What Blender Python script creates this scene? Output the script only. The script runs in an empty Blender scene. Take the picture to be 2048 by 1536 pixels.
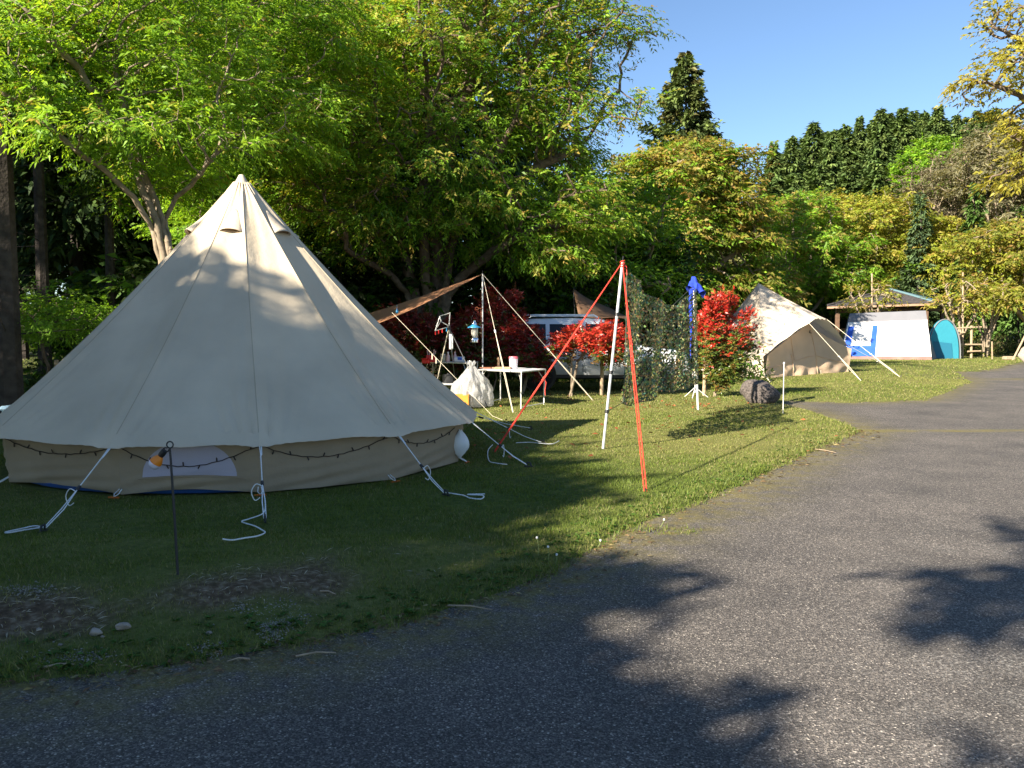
import bpy, math, random
import numpy as np
from mathutils import Vector, Matrix

# ------------------------------------------------------------------ camera, sky, sun, exposure
S = bpy.context.scene
C = S.collection
CAM_H = 1.45
PITCH = math.atan(100 / 1660)
cam_d = bpy.data.cameras.new('camera')
cam_d.sensor_width = 36
cam_d.lens = 36 * 1660 / 2048
cam_d.clip_start = 0.05
cam_d.clip_end = 2000
cam = bpy.data.objects.new('camera', cam_d)
C.objects.link(cam)
cam.location = (0, 0, CAM_H)
cam.rotation_euler = (math.pi / 2 - PITCH, 0, 0)
S.camera = cam

SUN_EL = math.radians(27.5)
SUN_H = (-0.735, -0.678)                      # horizontal direction towards the sun
W = bpy.data.worlds.new('World')
S.world = W
W.use_nodes = True
wn = W.node_tree.nodes
wl = W.node_tree.links
bg = wn.get('Background') or wn.new('ShaderNodeBackground')
sky = wn.new('ShaderNodeTexSky')
sky.sky_type = 'NISHITA'
sky.sun_disc = False
sky.sun_elevation = SUN_EL
sky.sun_rotation = math.atan2(SUN_H[0], SUN_H[1])
sky.altitude = 600
sky.air_density = 1.0
sky.dust_density = 0.0
sky.ozone_density = 3.6
wl.new(sky.outputs[0], bg.inputs[0])
bg.inputs[1].default_value = 0.058

sun_d = bpy.data.lights.new('sun', 'SUN')
sun_d.energy = 5.0
sun_d.angle = math.radians(0.55)
sun_d.color = (1.0, 0.91, 0.76)
sun = bpy.data.objects.new('sun', sun_d)
C.objects.link(sun)
sd_ = Vector((SUN_H[0] * math.cos(SUN_EL), SUN_H[1] * math.cos(SUN_EL), math.sin(SUN_EL)))
sun.rotation_euler = sd_.to_track_quat('Z', 'Y').to_euler()
sun.location = sd_ * 60

S.view_settings.view_transform = 'Standard'
S.view_settings.look = 'None'
S.view_settings.exposure = 1.78
S.view_settings.gamma = 1
S.view_settings.use_curve_mapping = False
S.render.engine = 'CYCLES'
S.cycles.max_bounces = 8
S.cycles.diffuse_bounces = 4
S.cycles.glossy_bounces = 2
S.cycles.transmission_bounces = 6
S.cycles.transparent_max_bounces = 8

RNG = np.random.default_rng(7)
random.seed(7)

# ------------------------------------------------------------------ helpers: places
def ray(px, py):
    cx = (px - 1024) / 1660
    cy = (768 - py) / 1660
    return np.array([cx, math.cos(PITCH) + cy * math.sin(PITCH), -math.sin(PITCH) + cy * math.cos(PITCH)])

def at(px, py, Y):
    """the world point seen at this place of the photograph at depth Y"""
    r = ray(px, py)
    return Vector(r * (Y / r[1]) + np.array([0, 0, CAM_H]))

def G0(px, py, z=0.0):
    r = ray(px, py)
    t = (z - CAM_H) / r[2]
    return (r[0] * t, r[1] * t)

def nz(x, y, s=0):
    return (np.sin(x * 1.3 + y * .7 + s) + np.sin(x * -.8 + y * 1.7 + 2.1 * s + 1) + np.sin(x * 2.3 - y * 1.1 + s * .7 + 2) * .5
            + np.sin(x * .4 + y * .37 + 3 + s)) / 3.5

def sstep(a, b, v):
    t = np.clip((v - a) / (b - a), 0, 1)
    return t * t * (3 - 2 * t)

edge_px = [(-420, 1412), (0, 1372), (150, 1356), (300, 1342), (450, 1318), (600, 1292), (720, 1268), (850, 1235), (1000, 1190), (1100, 1150), (1180, 1108),
           (1240, 1068), (1300, 1040), (1420, 1000), (1500, 962), (1580, 924), (1650, 893), (1705, 872), (1720, 862),
           (1690, 848), (1640, 829), (1580, 812), (1553, 806), (1580, 802), (1700, 806), (1850, 801), (1890, 786), (1925, 772),
           (1945, 765), (1930, 757), (1912, 745), (1975, 741), (2048, 722), (2200, 706)]
ROAD = np.array([(-40, -1.0), (-9, 2.2)] + [G0(*p) for p in edge_px] + [(90, 75), (120, -40), (-40, -40)])

def sdf_road(x, y):
    """distance to the edge of the asphalt, positive on the grass"""
    x = np.asarray(x, float); y = np.asarray(y, float)
    best = np.full(x.shape, 1e9)
    ins = np.zeros(x.shape, bool)
    n = len(ROAD)
    for i in range(n):
        ax, ay = ROAD[i]; bx, by = ROAD[(i + 1) % n]
        dx, dy = bx - ax, by - ay
        t = np.clip(((x - ax) * dx + (y - ay) * dy) / (dx * dx + dy * dy), 0, 1)
        best = np.minimum(best, np.hypot(x - ax - t * dx, y - ay - t * dy))
        c = (ay > y) != (by > y)
        with np.errstate(divide='ignore', invalid='ignore'):
            xi = (bx - ax) * (y - ay) / (by - ay if by != ay else 1e-9) + ax
        ins ^= c & (x < xi)
    return np.where(ins, -best, best)

def gz(x, y):
    """height of the ground"""
    x = np.asarray(x, float); y = np.asarray(y, float)
    s = sdf_road(x, y) + .05 * nz(x * 5, y * 5, 3) * np.clip(np.hypot(x, y) / 8, .5, 1)
    z = -0.05 + 0.075 * sstep(-.10, .12, s) + 0.01 * sstep(.1, 1.2, s)
    z = z + sstep(.2, 2, s) * .02 * nz(x * .9, y * .9, 1)
    z = z + sstep(.4, 3, s) * sstep(20, 26, y) * sstep(45, 30, y) * sstep(8, 12, x) * .14 * (1 + nz(x * .35, y * .3, 5))
    # earth bank at the lower left
    z = z + .09 * sstep(.30, .95, s) * sstep(.2, -.6, x) * sstep(5.9, 5.2, y)
    hill = sstep(58, 135, y) * sstep(-10, 60, x) * 19 + sstep(130, 260, y) * 10
    return z + hill

def G(px, py):
    z = 0.0
    for _ in range(6):
        p = G0(px, py, z)
        z = float(gz(p[0], p[1]))
    return Vector((p[0], p[1], z))

def on(x, y, dz=0.0):
    return Vector((x, y, float(gz(x, y)) + dz))

# ------------------------------------------------------------------ helpers: objects
def tag(o, label=None, cat=None, group=None, kind=None):
    if label: o['label'] = label
    if cat: o['category'] = cat
    if group: o['group'] = group
    if kind: o['kind'] = kind
    return o

def empty(name, loc, label, cat, group=None, rz=0.0):
    o = bpy.data.objects.new(name, None)
    C.objects.link(o)
    o.location = loc
    o.rotation_euler = (0, 0, rz)
    o.empty_display_size = .2
    return tag(o, label, cat, group)

def link(name, me, parent=None, mat=None, local=False):
    o = bpy.data.objects.new(name, me)
    C.objects.link(o)
    if mat is not None:
        for m in (mat if isinstance(mat, (list, tuple)) else [mat]):
            me.materials.append(m)
    if parent is not None:
        o.parent = parent
        if not local:                       # vertices were given in world space
            lm = Matrix.Translation(parent_loc(parent)) @ Matrix.Rotation(parent_rz(parent), 4, 'Z')
            me.transform(lm.inverted())
    return o

def parent_loc(p):
    v = Vector(p.location)
    while p.parent is not None:
        p = p.parent
        v = v + Vector(p.location)
    return v

def parent_rz(p):
    r = p.rotation_euler.z
    while p.parent is not None:
        p = p.parent
        r += p.rotation_euler.z
    return r

def np_mesh(name, V, F, tint=None, smooth=False):
    me = bpy.data.meshes.new(name)
    V = np.ascontiguousarray(V, dtype=np.float32)
    F = np.ascontiguousarray(F, dtype=np.int32)
    k = F.shape[1]
    me.vertices.add(len(V))
    me.vertices.foreach_set('co', V.ravel())
    me.loops.add(F.size)
    me.loops.foreach_set('vertex_index', F.ravel())
    me.polygons.add(len(F))
    me.polygons.foreach_set('loop_start', np.arange(len(F), dtype=np.int32) * k)
    if smooth:
        me.polygons.foreach_set('use_smooth', np.ones(len(F), bool))
    me.update(calc_edges=True)
    if tint is not None:
        a = me.color_attributes.new('tint', 'FLOAT_COLOR', 'POINT')
        col = np.ones((len(V), 4), np.float32)
        col[:, :3] = tint
        a.data.foreach_set('color', col.ravel())
    return me

def smooth_path(q, k=5):
    """a curve through the points"""
    pts = []
    for i in range(len(q) - 1):
        p_ = q[max(i - 1, 0)]; n_ = q[min(i + 2, len(q) - 1)]
        m0 = (q[i + 1] - p_) * .5; m1 = (n_ - q[i]) * .5
        for j in range(k):
            t = j / k
            pts.append(q[i] * (2 * t ** 3 - 3 * t ** 2 + 1) + m0 * (t ** 3 - 2 * t ** 2 + t) + q[i + 1] * (-2 * t ** 3 + 3 * t ** 2) + m1 * (t ** 3 - t ** 2))
    return pts + [q[-1]]

class MB:
    """collects boxes, tubes, lathes and sheets into one mesh"""
    def __init__(s):
        s.v = []; s.f = []
    def add(s, vs, fs):
        o = len(s.v)
        s.v += [tuple(v) for v in vs]
        s.f += [tuple(i + o for i in f) for f in fs]
    def box(s, c, d, rz=0.0, ry=0.0, rx=0.0, bev=0.0):
        M = Matrix.Translation(Vector(c)) @ Matrix.Rotation(rz, 4, 'Z') @ Matrix.Rotation(ry, 4, 'Y') @ Matrix.Rotation(rx, 4, 'X')
        hx, hy, hz = d[0] / 2, d[1] / 2, d[2] / 2
        if bev <= 0:
            vs = [M @ Vector((x, y, z)) for z in (-hz, hz) for y in (-hy, hy) for x in (-hx, hx)]
            s.add(vs, [(0, 2, 3, 1), (4, 5, 7, 6), (0, 1, 5, 4), (2, 6, 7, 3), (0, 4, 6, 2), (1, 3, 7, 5)])
            return
        b = bev
        rings = []
        for z, ins in ((-hz, b), (-hz + b, 0), (hz - b, 0), (hz, b)):
            X, Y = hx - ins, hy - ins
            rings.append([(-X + b, -Y, z), (X - b, -Y, z), (X, -Y + b, z), (X, Y - b, z), (X - b, Y, z), (-X + b, Y, z), (-X, Y - b, z), (-X, -Y + b, z)])
        vs = [M @ Vector(p) for r in rings for p in r]
        fs = []
        for k in range(3):
            for i in range(8):
                j = (i + 1) % 8
                fs.append((k * 8 + i, k * 8 + j, k * 8 + 8 + j, k * 8 + 8 + i))
        fs.append(tuple(range(7, -1, -1)))
        fs.append(tuple(24 + i for i in range(8)))
        s.add(vs, fs)
    def tube(s, pts, r, n=6, cap=True, close=False):
        pts = [Vector(p) for p in pts]
        m = len(pts)
        rs = r if isinstance(r, (list, tuple)) else [r] * m
        vs = []
        ref = None
        for i, p in enumerate(pts):
            a = pts[(i - 1) % m] if (close or i > 0) else p
            b = pts[(i + 1) % m] if (close or i < m - 1) else p
            d = (b - a)
            if d.length < 1e-9: d = Vector((0, 0, 1))
            d.normalize()
            if ref is None:
                ref = Vector((0, 0, 1)) if abs(d.z) < .9 else Vector((1, 0, 0))
            u = ref - d * ref.dot(d)
            if u.length < 1e-6: u = d.orthogonal()
            u.normalize()
            ref = u
            w = d.cross(u)
            for k in range(n):
                t = 2 * math.pi * k / n
                vs.append(p + (u * math.cos(t) + w * math.sin(t)) * rs[i])
        fs = []
        for i in range(m if close else m - 1):
            j = (i + 1) % m
            for k in range(n):
                l = (k + 1) % n
                fs.append((i * n + k, i * n + l, j * n + l, j * n + k))
        if cap and not close:
            fs.append(tuple(range(n - 1, -1, -1)))
            fs.append(tuple((m - 1) * n + k for k in range(n)))
        s.add(vs, fs)
    def lathe(s, prof, c=(0, 0, 0), n=16, M=None):
        c = Vector(c)
        vs = []
        for (r, z) in prof:
            for k in range(n):
                t = 2 * math.pi * k / n
                p = Vector((r * math.cos(t), r * math.sin(t), z))
                vs.append((M @ p if M else p) + c)
        fs = []
        for i in range(len(prof) - 1):
            for k in range(n):
                l = (k + 1) % n
                fs.append((i * n + k, i * n + l, (i + 1) * n + l, (i + 1) * n + k))
        if prof[0][0] > 1e-4: fs.append(tuple(range(n - 1, -1, -1)))
        if prof[-1][0] > 1e-4: fs.append(tuple((len(prof) - 1) * n + k for k in range(n)))
        s.add(vs, fs)
    def grid(s, fn, nu, nv, closed=False):
        vs = [fn(i / nu, j / nv) for j in range(nv + 1) for i in range(nu + 1)]
        fs = [(j * (nu + 1) + i, j * (nu + 1) + i + 1, (j + 1) * (nu + 1) + i + 1, (j + 1) * (nu + 1) + i) for j in range(nv) for i in range(nu)]
        s.add(vs, fs)
    def prism(s, poly, axis_pt, depth):
        """poly: list of Vectors in a plane, pushed along the vector depth"""
        n = len(poly)
        d = Vector(depth)
        s.add([Vector(p) for p in poly] + [Vector(p) + d for p in poly],
              [tuple(range(n - 1, -1, -1)), tuple(range(n, 2 * n))] + [(i, (i + 1) % n, n + (i + 1) % n, n + i) for i in range(n)])
    def build(s, name, mat, parent=None, smooth=False, local=False, solid=0.0):
        me = bpy.data.meshes.new(name)
        me.from_pydata(s.v, [], s.f)
        if smooth:
            for p in me.polygons: p.use_smooth = True
        me.update()
        o = link(name, me, parent, mat, local)
        if smooth:
            try:
                me.set_sharp_from_angle(angle=math.radians(40))
            except Exception:
                pass
        if solid:
            m = o.modifiers.new('thickness', 'SOLIDIFY')
            m.thickness = solid
            m.offset = 0
        return o

# ------------------------------------------------------------------ materials
def mat(name, rgb=(.5, .5, .5), rough=.6, metal=0.0, spec=.5, vary=0.0, vscale=8.0, bump=0.0, bscale=60.0, trans=0.0, coat=0.0, alpha=1.0):
    m = bpy.data.materials.new(name)
    m.use_nodes = True
    nt = m.node_tree
    b = nt.nodes['Principled BSDF']
    b.inputs['Base Color'].default_value = (*rgb, 1)
    b.inputs['Roughness'].default_value = rough
    b.inputs['Metallic'].default_value = metal
    b.inputs['Specular IOR Level'].default_value = spec
    b.inputs['Coat Weight'].default_value = coat
    b.inputs['Alpha'].default_value = alpha
    tc = nt.nodes.new('ShaderNodeTexCoord')
    if vary > 0:
        n = nt.nodes.new('ShaderNodeTexNoise')
        n.inputs['Scale'].default_value = vscale
        n.inputs['Detail'].default_value = 6
        nt.links.new(tc.outputs['Object'], n.inputs['Vector'])
        r = nt.nodes.new('ShaderNodeValToRGB')
        r.color_ramp.elements[0].position = .3
        r.color_ramp.elements[1].position = .7
        r.color_ramp.elements[0].color = (*[c * (1 - vary) for c in rgb], 1)
        r.color_ramp.elements[1].color = (*[min(1, c * (1 + vary)) for c in rgb], 1)
        nt.links.new(n.outputs[0], r.inputs[0])
        nt.links.new(r.outputs[0], b.inputs['Base Color'])
    if bump > 0:
        n = nt.nodes.new('ShaderNodeTexNoise')
        n.inputs['Scale'].default_value = bscale
        n.inputs['Detail'].default_value = 5
        nt.links.new(tc.outputs['Object'], n.inputs['Vector'])
        bp = nt.nodes.new('ShaderNodeBump')
        bp.inputs['Strength'].default_value = 1
        bp.inputs['Distance'].default_value = bump
        nt.links.new(n.outputs[0], bp.inputs['Height'])
        nt.links.new(bp.outputs[0], b.inputs['Normal'])
    if trans > 0:
        t = nt.nodes.new('ShaderNodeBsdfTranslucent')
        t.inputs[0].default_value = (*rgb, 1)
        mx = nt.nodes.new('ShaderNodeMixShader')
        mx.inputs[0].default_value = trans
        nt.links.new(b.outputs[0], mx.inputs[1])
        nt.links.new(t.outputs[0], mx.inputs[2])
        nt.links.new(mx.outputs[0], nt.nodes['Material Output'].inputs[0])
    return m

def leaf_mat(name, trans=.5, rough=.5, spec=.3, warm=(1.25, 1.15, .55)):
    m = bpy.data.materials.new(name)
    m.use_nodes = True
    nt = m.node_tree
    b = nt.nodes['Principled BSDF']
    b.inputs['Roughness'].default_value = rough
    b.inputs['Specular IOR Level'].default_value = spec
    a = nt.nodes.new('ShaderNodeAttribute')
    a.attribute_name = 'tint'
    nt.links.new(a.outputs['Color'], b.inputs['Base Color'])
    t = nt.nodes.new('ShaderNodeBsdfTranslucent')
    mul = nt.nodes.new('ShaderNodeMix')
    mul.data_type = 'RGBA'
    mul.blend_type = 'MULTIPLY'
    mul.inputs[0].default_value = 1
    nt.links.new(a.outputs['Color'], mul.inputs[6])
    mul.inputs[7].default_value = (*warm, 1)
    nt.links.new(mul.outputs[2], t.inputs[0])
    mx = nt.nodes.new('ShaderNodeMixShader')
    mx.inputs[0].default_value = trans
    nt.links.new(b.outputs[0], mx.inputs[1])
    nt.links.new(t.outputs[0], mx.inputs[2])
    nt.links.new(mx.outputs[0], nt.nodes['Material Output'].inputs[0])
    return m

def canvas_mat(name, rgb, trans=.15, weave=900, stain=.10):
    """woven cloth: fine weave relief, soft stains"""
    m = mat(name, rgb, .85, spec=.15, vary=stain, vscale=1.6, trans=trans)
    nt = m.node_tree
    b = nt.nodes['Principled BSDF']
    tc = [n for n in nt.nodes if n.type == 'TEX_COORD'][0]
    n1 = nt.nodes.new('ShaderNodeTexNoise')
    n1.inputs['Scale'].default_value = 7
    n1.inputs['Detail'].default_value = 8
    n1.inputs['Roughness'].default_value = .65
    nt.links.new(tc.outputs['Object'], n1.inputs['Vector'])
    bp = nt.nodes.new('ShaderNodeBump')
    bp.inputs['Distance'].default_value = .012
    bp.inputs['Strength'].default_value = .8
    nt.links.new(n1.outputs[0], bp.inputs['Height'])
    nt.links.new(bp.outputs[0], b.inputs['Normal'])
    return m

M = {}
M['leaf'] = leaf_mat('leaf')
M['needle'] = leaf_mat('needle', .12, .6, .2, (1, 1, .6))
M['shrub_leaf'] = leaf_mat('shrub_leaf', .25, .35, .45, (1.2, 1, .6))
M['grass'] = leaf_mat('grass', .3, .55, .2, (1.1, 1.1, .6))
M['bark'] = mat('bark', (.14, .105, .075), .9, spec=.15, vary=.4, vscale=9, bump=.012, bscale=22)
M['bark_pale'] = mat('bark_pale', (.24, .19, .135), .9, spec=.15, vary=.35, vscale=7, bump=.008, bscale=20)
M['bark_dark'] = mat('bark_dark', (.060, .050, .043), .95, spec=.1, vary=.4, vscale=6, bump=.015, bscale=18)
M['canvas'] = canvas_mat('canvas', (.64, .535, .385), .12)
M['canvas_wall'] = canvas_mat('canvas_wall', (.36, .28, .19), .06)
M['canvas_cap'] = canvas_mat('canvas_cap', (.60, .51, .39), .1)
M['dark_inside'] = mat('dark_inside', (.18, .11, .06), .9)
M['cotton'] = canvas_mat('cotton', (.72, .61, .48), .28)
M['cotton_door'] = canvas_mat('cotton_door', (.74, .54, .37), .35)
M['rope_white'] = mat('rope_white', (.72, .72, .70), .8, vary=.15, vscale=90, bump=.002, bscale=300)
M['rope_cream'] = mat('rope_cream', (.62, .55, .42), .8)
M['rope_red'] = mat('rope_red', (.62, .04, .02), .6, vary=.15, vscale=60)
M['black'] = mat('black_plastic', (.015, .015, .016), .45)
M['wire'] = mat('dark_wire', (.035, .022, .02), .6)
M['orange'] = mat('orange_plastic', (.75, .22, .01), .4)
M['orange_peg'] = mat('orange_peg', (.5, .12, .01), .5)
M['bulb'] = mat('bulb_white', (.62, .60, .72), .35)
M['mesh_win'] = mat('window_gauze', (.44, .40, .47), .8, vary=.05, vscale=200)
M['blue_sheet'] = mat('blue_sheet', (.01, .06, .22), .5)
M['iron'] = mat('iron', (.03, .03, .032), .5, metal=.3)
M['alu'] = mat('aluminium', (.70, .69, .66), .38, metal=.55, vary=.06, vscale=20)
M['alu_white'] = mat('pale_metal', (.72, .70, .66), .45, metal=.15)
M['white_plastic'] = mat('white_plastic', (.75, .75, .74), .4)
M['white_sheet'] = canvas_mat('white_sheet', (.82, .80, .78), .15, stain=.03)
M['grey_sheet'] = canvas_mat('grey_sheet', (.20, .20, .215), .1, stain=.05)
M['brown_sheet'] = mat('brown_sheet', (.22, .13, .105), .6, vary=.2, vscale=2, bump=.02, bscale=9)
M['blue_panel'] = mat('blue_panel', (.02, .09, .48), .55, vary=.12, vscale=3, bump=.01, bscale=6)
M['teal'] = canvas_mat('teal', (.05, .32, .42), .3, stain=.05)
M['teal_dark'] = mat('teal_dark', (.01, .13, .21), .7)
M['dome_grey'] = canvas_mat('dome_grey', (.40, .47, .47), .2, stain=.04)
M['tarp'] = mat('tarp_brown', (.44, .21, .10), .75, vary=.12, vscale=4, bump=.01, bscale=12, trans=.25)
M['tarp_dark'] = mat('tarp_dark', (.14, .075, .04), .75, vary=.15, vscale=3, trans=.15)
M['wood'] = mat('wood', (.36, .22, .12), .7, vary=.25, vscale=12)
M['stake_wood'] = mat('stake_wood', (.34, .25, .16), .85, vary=.3, vscale=14, bump=.004, bscale=40)
M['pavilion_wood'] = mat('pavilion_wood', (.13, .075, .045), .8, vary=.3, vscale=5)
M['fascia'] = mat('fascia', (.30, .18, .11), .7, vary=.2, vscale=3)
M['shingle'] = mat('shingle', (.045, .039, .04), .9, vary=.35, vscale=6)
M['ridge'] = mat('ridge_metal', (.12, .20, .22), .5)
M['red_plastic'] = mat('red_plastic', (.65, .02, .015), .35)
M['pink_plastic'] = mat('pink_plastic', (.80, .14, .18), .4)
M['clear_plastic'] = mat('clear_plastic', (.80, .80, .84), .25, trans=.5)
M['bag'] = mat('thin_plastic', (.62, .61, .59), .2, vary=.3, vscale=9, trans=.35, alpha=.55)
M['pinkish'] = mat('pink_bottle', (.75, .50, .45), .4)
M['glass_jar'] = mat('jar_glass', (.45, .42, .30), .15)
M['blue_shade'] = mat('blue_enamel', (.04, .26, .48), .25, coat=.4)
M['chrome'] = mat('chrome', (.75, .75, .76), .15, metal=1)
M['globe'] = mat('lamp_glass', (.75, .72, .62), .08, trans=.4)
M['blue_cloth'] = mat('blue_cloth', (.015, .045, .42), .95, vary=.2, vscale=20, bump=.01, bscale=40)
M['orange_box'] = mat('orange_box', (.62, .25, .03), .6, vary=.1, vscale=5)
M['dark_pot'] = mat('dark_pot', (.03, .03, .03), .5)
M['car_white'] = mat('car_white', (.62, .64, .66), .28, spec=.5, coat=.6, vary=.03, vscale=2)
M['car_glass'] = mat('car_glass', (.010, .012, .014), .08, spec=.22)
M['tyre'] = mat('tyre', (.018, .018, .019), .85)
M['rim'] = mat('rim', (.32, .32, .33), .35, metal=.6)
M['lamp_red'] = mat('lamp_red', (.35, .01, .01), .2)
M['cool_blue'] = mat('cooler_blue', (.36, .52, .62), .35, vary=.15, vscale=4)
M['rock'] = mat('rock', (.085, .07, .062), .95, vary=.75, vscale=26, bump=.02, bscale=22)
M['stone'] = mat('stone', (.30, .25, .20), .95, vary=.3, vscale=20, bump=.01, bscale=30)
M['dandelion'] = mat('dandelion', (.75, .73, .68), .9)
M['twig'] = mat('twig', (.36, .27, .18), .9, vary=.2, vscale=20)
M['stem'] = mat('stem', (.16, .20, .06), .7)
M['seam'] = canvas_mat('seam', (.47, .39, .28), .05)

# ------------------------------------------------------------------ ground and road
ISL = G0(1350, 1063)
def soil_mask(x, y):
    """bare earth: the bank at the lower left and worn spots"""
    n = nz(x * 2.6, y * 2.6, 4) + .5 * nz(x * 7, y * 7, 8)
    s = sdf_road(x, y)
    bank = sstep(.30, .5, s) * sstep(1.15, .75, s) * sstep(-.1, -.7, x) * sstep(6.5, 5.5, y)
    a = bank * sstep(-.3, .45, n + .15)
    b = sstep(.95, 1.35, nz(x * 1.1, y * 1.1, 2) + .35 * nz(x * 6, y * 6, 1)) * .7
    return np.clip(np.maximum(a, b * .6), 0, 1)

def dry_lit_mask(x, y):
    lit = sstep(8, 11, y) * sstep(-1, .5, x)  # sunlit part of the lawn, painted in as a yellower tone
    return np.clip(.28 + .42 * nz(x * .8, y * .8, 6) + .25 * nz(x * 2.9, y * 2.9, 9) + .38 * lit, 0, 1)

def axis(fine_a, fine_b, step, lo, hi, grow=1.13):
    a = [fine_a]
    while a[-1] < fine_b: a.append(a[-1] + step)
    d = step
    while a[-1] < hi: d *= grow; a.append(a[-1] + d)
    d = step
    b = [fine_a]
    while b[-1] > lo: d *= grow; b.append(b[-1] - d)
    return np.array(b[:0:-1] + a)

gx = axis(-4.5, 7.5, .11, -420, 420, 1.08)
gy = axis(2.2, 13, .11, -120, 620, 1.05)
GX, GY = np.meshgrid(gx, gy)
GZ = gz(GX, GY) + .008 * nz(GX * 9, GY * 9, 2) * sstep(.1, .4, sdf_road(GX, GY)) * (np.abs(GX) < 30)
GV = np.stack([GX, GY, GZ], -1).reshape(-1, 3)
nx_, ny_ = len(gx), len(gy)
ii = (np.arange(ny_ - 1)[:, None] * nx_ + np.arange(nx_ - 1)[None]).ravel()
GF = np.stack([ii, ii + 1, ii + nx_ + 1, ii + nx_], 1)
soil = soil_mask(GX, GY).ravel()
dry = dry_lit_mask(GX, GY).ravel()  # dry patches together with the painted sunlit tone
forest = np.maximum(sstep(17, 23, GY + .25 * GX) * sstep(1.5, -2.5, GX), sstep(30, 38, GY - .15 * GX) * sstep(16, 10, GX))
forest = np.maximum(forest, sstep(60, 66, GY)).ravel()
me = np_mesh('ground', GV, GF, np.stack([soil, dry, forest], 1), True)

def ground_material():
    m = bpy.data.materials.new('lawn_ground')
    m.use_nodes = True
    nt = m.node_tree; N = nt.nodes; L = nt.links
    b = N['Principled BSDF']
    b.inputs['Roughness'].default_value = .95
    b.inputs['Specular IOR Level'].default_value = .1
    a = N.new('ShaderNodeAttribute'); a.attribute_name = 'tint'
    sp = N.new('ShaderNodeSeparateColor'); L.new(a.outputs['Color'], sp.inputs[0])
    tc = N.new('ShaderNodeTexCoord')
    def noise(sc, de=6):
        n = N.new('ShaderNodeTexNoise'); n.inputs['Scale'].default_value = sc; n.inputs['Detail'].default_value = de
        L.new(tc.outputs['Object'], n.inputs['Vector']); return n.outputs[0]
    def ramp(src, *st):
        r = N.new('ShaderNodeValToRGB')
        while len(r.color_ramp.elements) < len(st): r.color_ramp.elements.new(.5)
        for e, (p, c) in zip(r.color_ramp.elements, st): e.position = p; e.color = (*c, 1)
        L.new(src, r.inputs[0]); return r.outputs[0]
    def mix(f, c1, c2):
        x = N.new('ShaderNodeMix'); x.data_type = 'RGBA'
        L.new(f, x.inputs[0]); L.new(c1, x.inputs[6]); L.new(c2, x.inputs[7]); return x.outputs[2]
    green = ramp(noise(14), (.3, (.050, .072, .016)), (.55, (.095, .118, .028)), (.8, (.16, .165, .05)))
    dry_lit_c = ramp(noise(30), (.3, (.10, .115, .03)), (.6, (.20, .185, .06)), (.8, (.28, .24, .10)))
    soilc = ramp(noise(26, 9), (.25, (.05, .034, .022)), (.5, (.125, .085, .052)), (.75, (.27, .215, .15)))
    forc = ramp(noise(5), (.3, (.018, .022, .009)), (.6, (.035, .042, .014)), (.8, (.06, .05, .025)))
    c = mix(sp.outputs[1], green, dry_lit_c)
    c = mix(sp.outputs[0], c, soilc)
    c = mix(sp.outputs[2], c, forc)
    L.new(c, b.inputs['Base Color'])
    bp = N.new('ShaderNodeBump'); bp.inputs['Distance'].default_value = .02; bp.inputs['Strength'].default_value = .9
    L.new(noise(45, 8), bp.inputs['Height']); L.new(bp.outputs[0], b.inputs['Normal'])
    return m
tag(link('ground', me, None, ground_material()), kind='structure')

# road: a flat sheet of old asphalt that the lawn laps over
rx = axis(-3.5, 9, .15, -60, 140, 1.09)
ry = axis(2.0, 13, .15, -60, 90, 1.06)
RX, RY = np.meshgrid(rx, ry)
sr = sdf_road(RX, RY)
keep = (sr < .8)
nrx = len(rx)
ii = (np.arange(len(ry) - 1)[:, None] * nrx + np.arange(nrx - 1)[None])
kq = keep[:-1, :-1] & keep[1:, :-1] & keep[:-1, 1:] & keep[1:, 1:]
ii = ii[kq]
RF = np.stack([ii, ii + 1, ii + nrx + 1, ii + nrx], 1)
jA, jB = np.array(G0(1700, 862)), np.array(G0(2400, 861))
jd = (jB - jA) / np.hypot(*(jB - jA))
joint = np.abs((RX - jA[0]) * -jd[1] + (RY - jA[1]) * jd[0])
j2A, j2B = np.array(G0(1930, 757)), np.array(G0(2300, 760))
j2d = (j2B - j2A) / np.hypot(*(j2B - j2A))
joint2 = np.abs((RX - j2A[0]) * -j2d[1] + (RY - j2A[1]) * j2d[0])
edge_a = np.maximum(np.clip(1.06 + sr / .95, 0, 1), np.exp(-(((RX - ISL[0]) / .34) ** 2 + ((RY - ISL[1]) / .16) ** 2)) * 1.3)
jnt = np.maximum(sstep(.22, .04, joint) * (RX > 4.5), sstep(.6, .1, joint2) * (RX > 14))
worn = sstep(1.2, 2.4, -sr) * sstep(2.4, -.2, np.abs((RX - 2.4) + .25 * (RY - 4.0)) - .6)
me = np_mesh('road', np.stack([RX, RY, np.zeros_like(RX)], -1).reshape(-1, 3), RF,
             np.stack([edge_a.ravel(), jnt.ravel(), worn.ravel()], 1), True)

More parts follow.
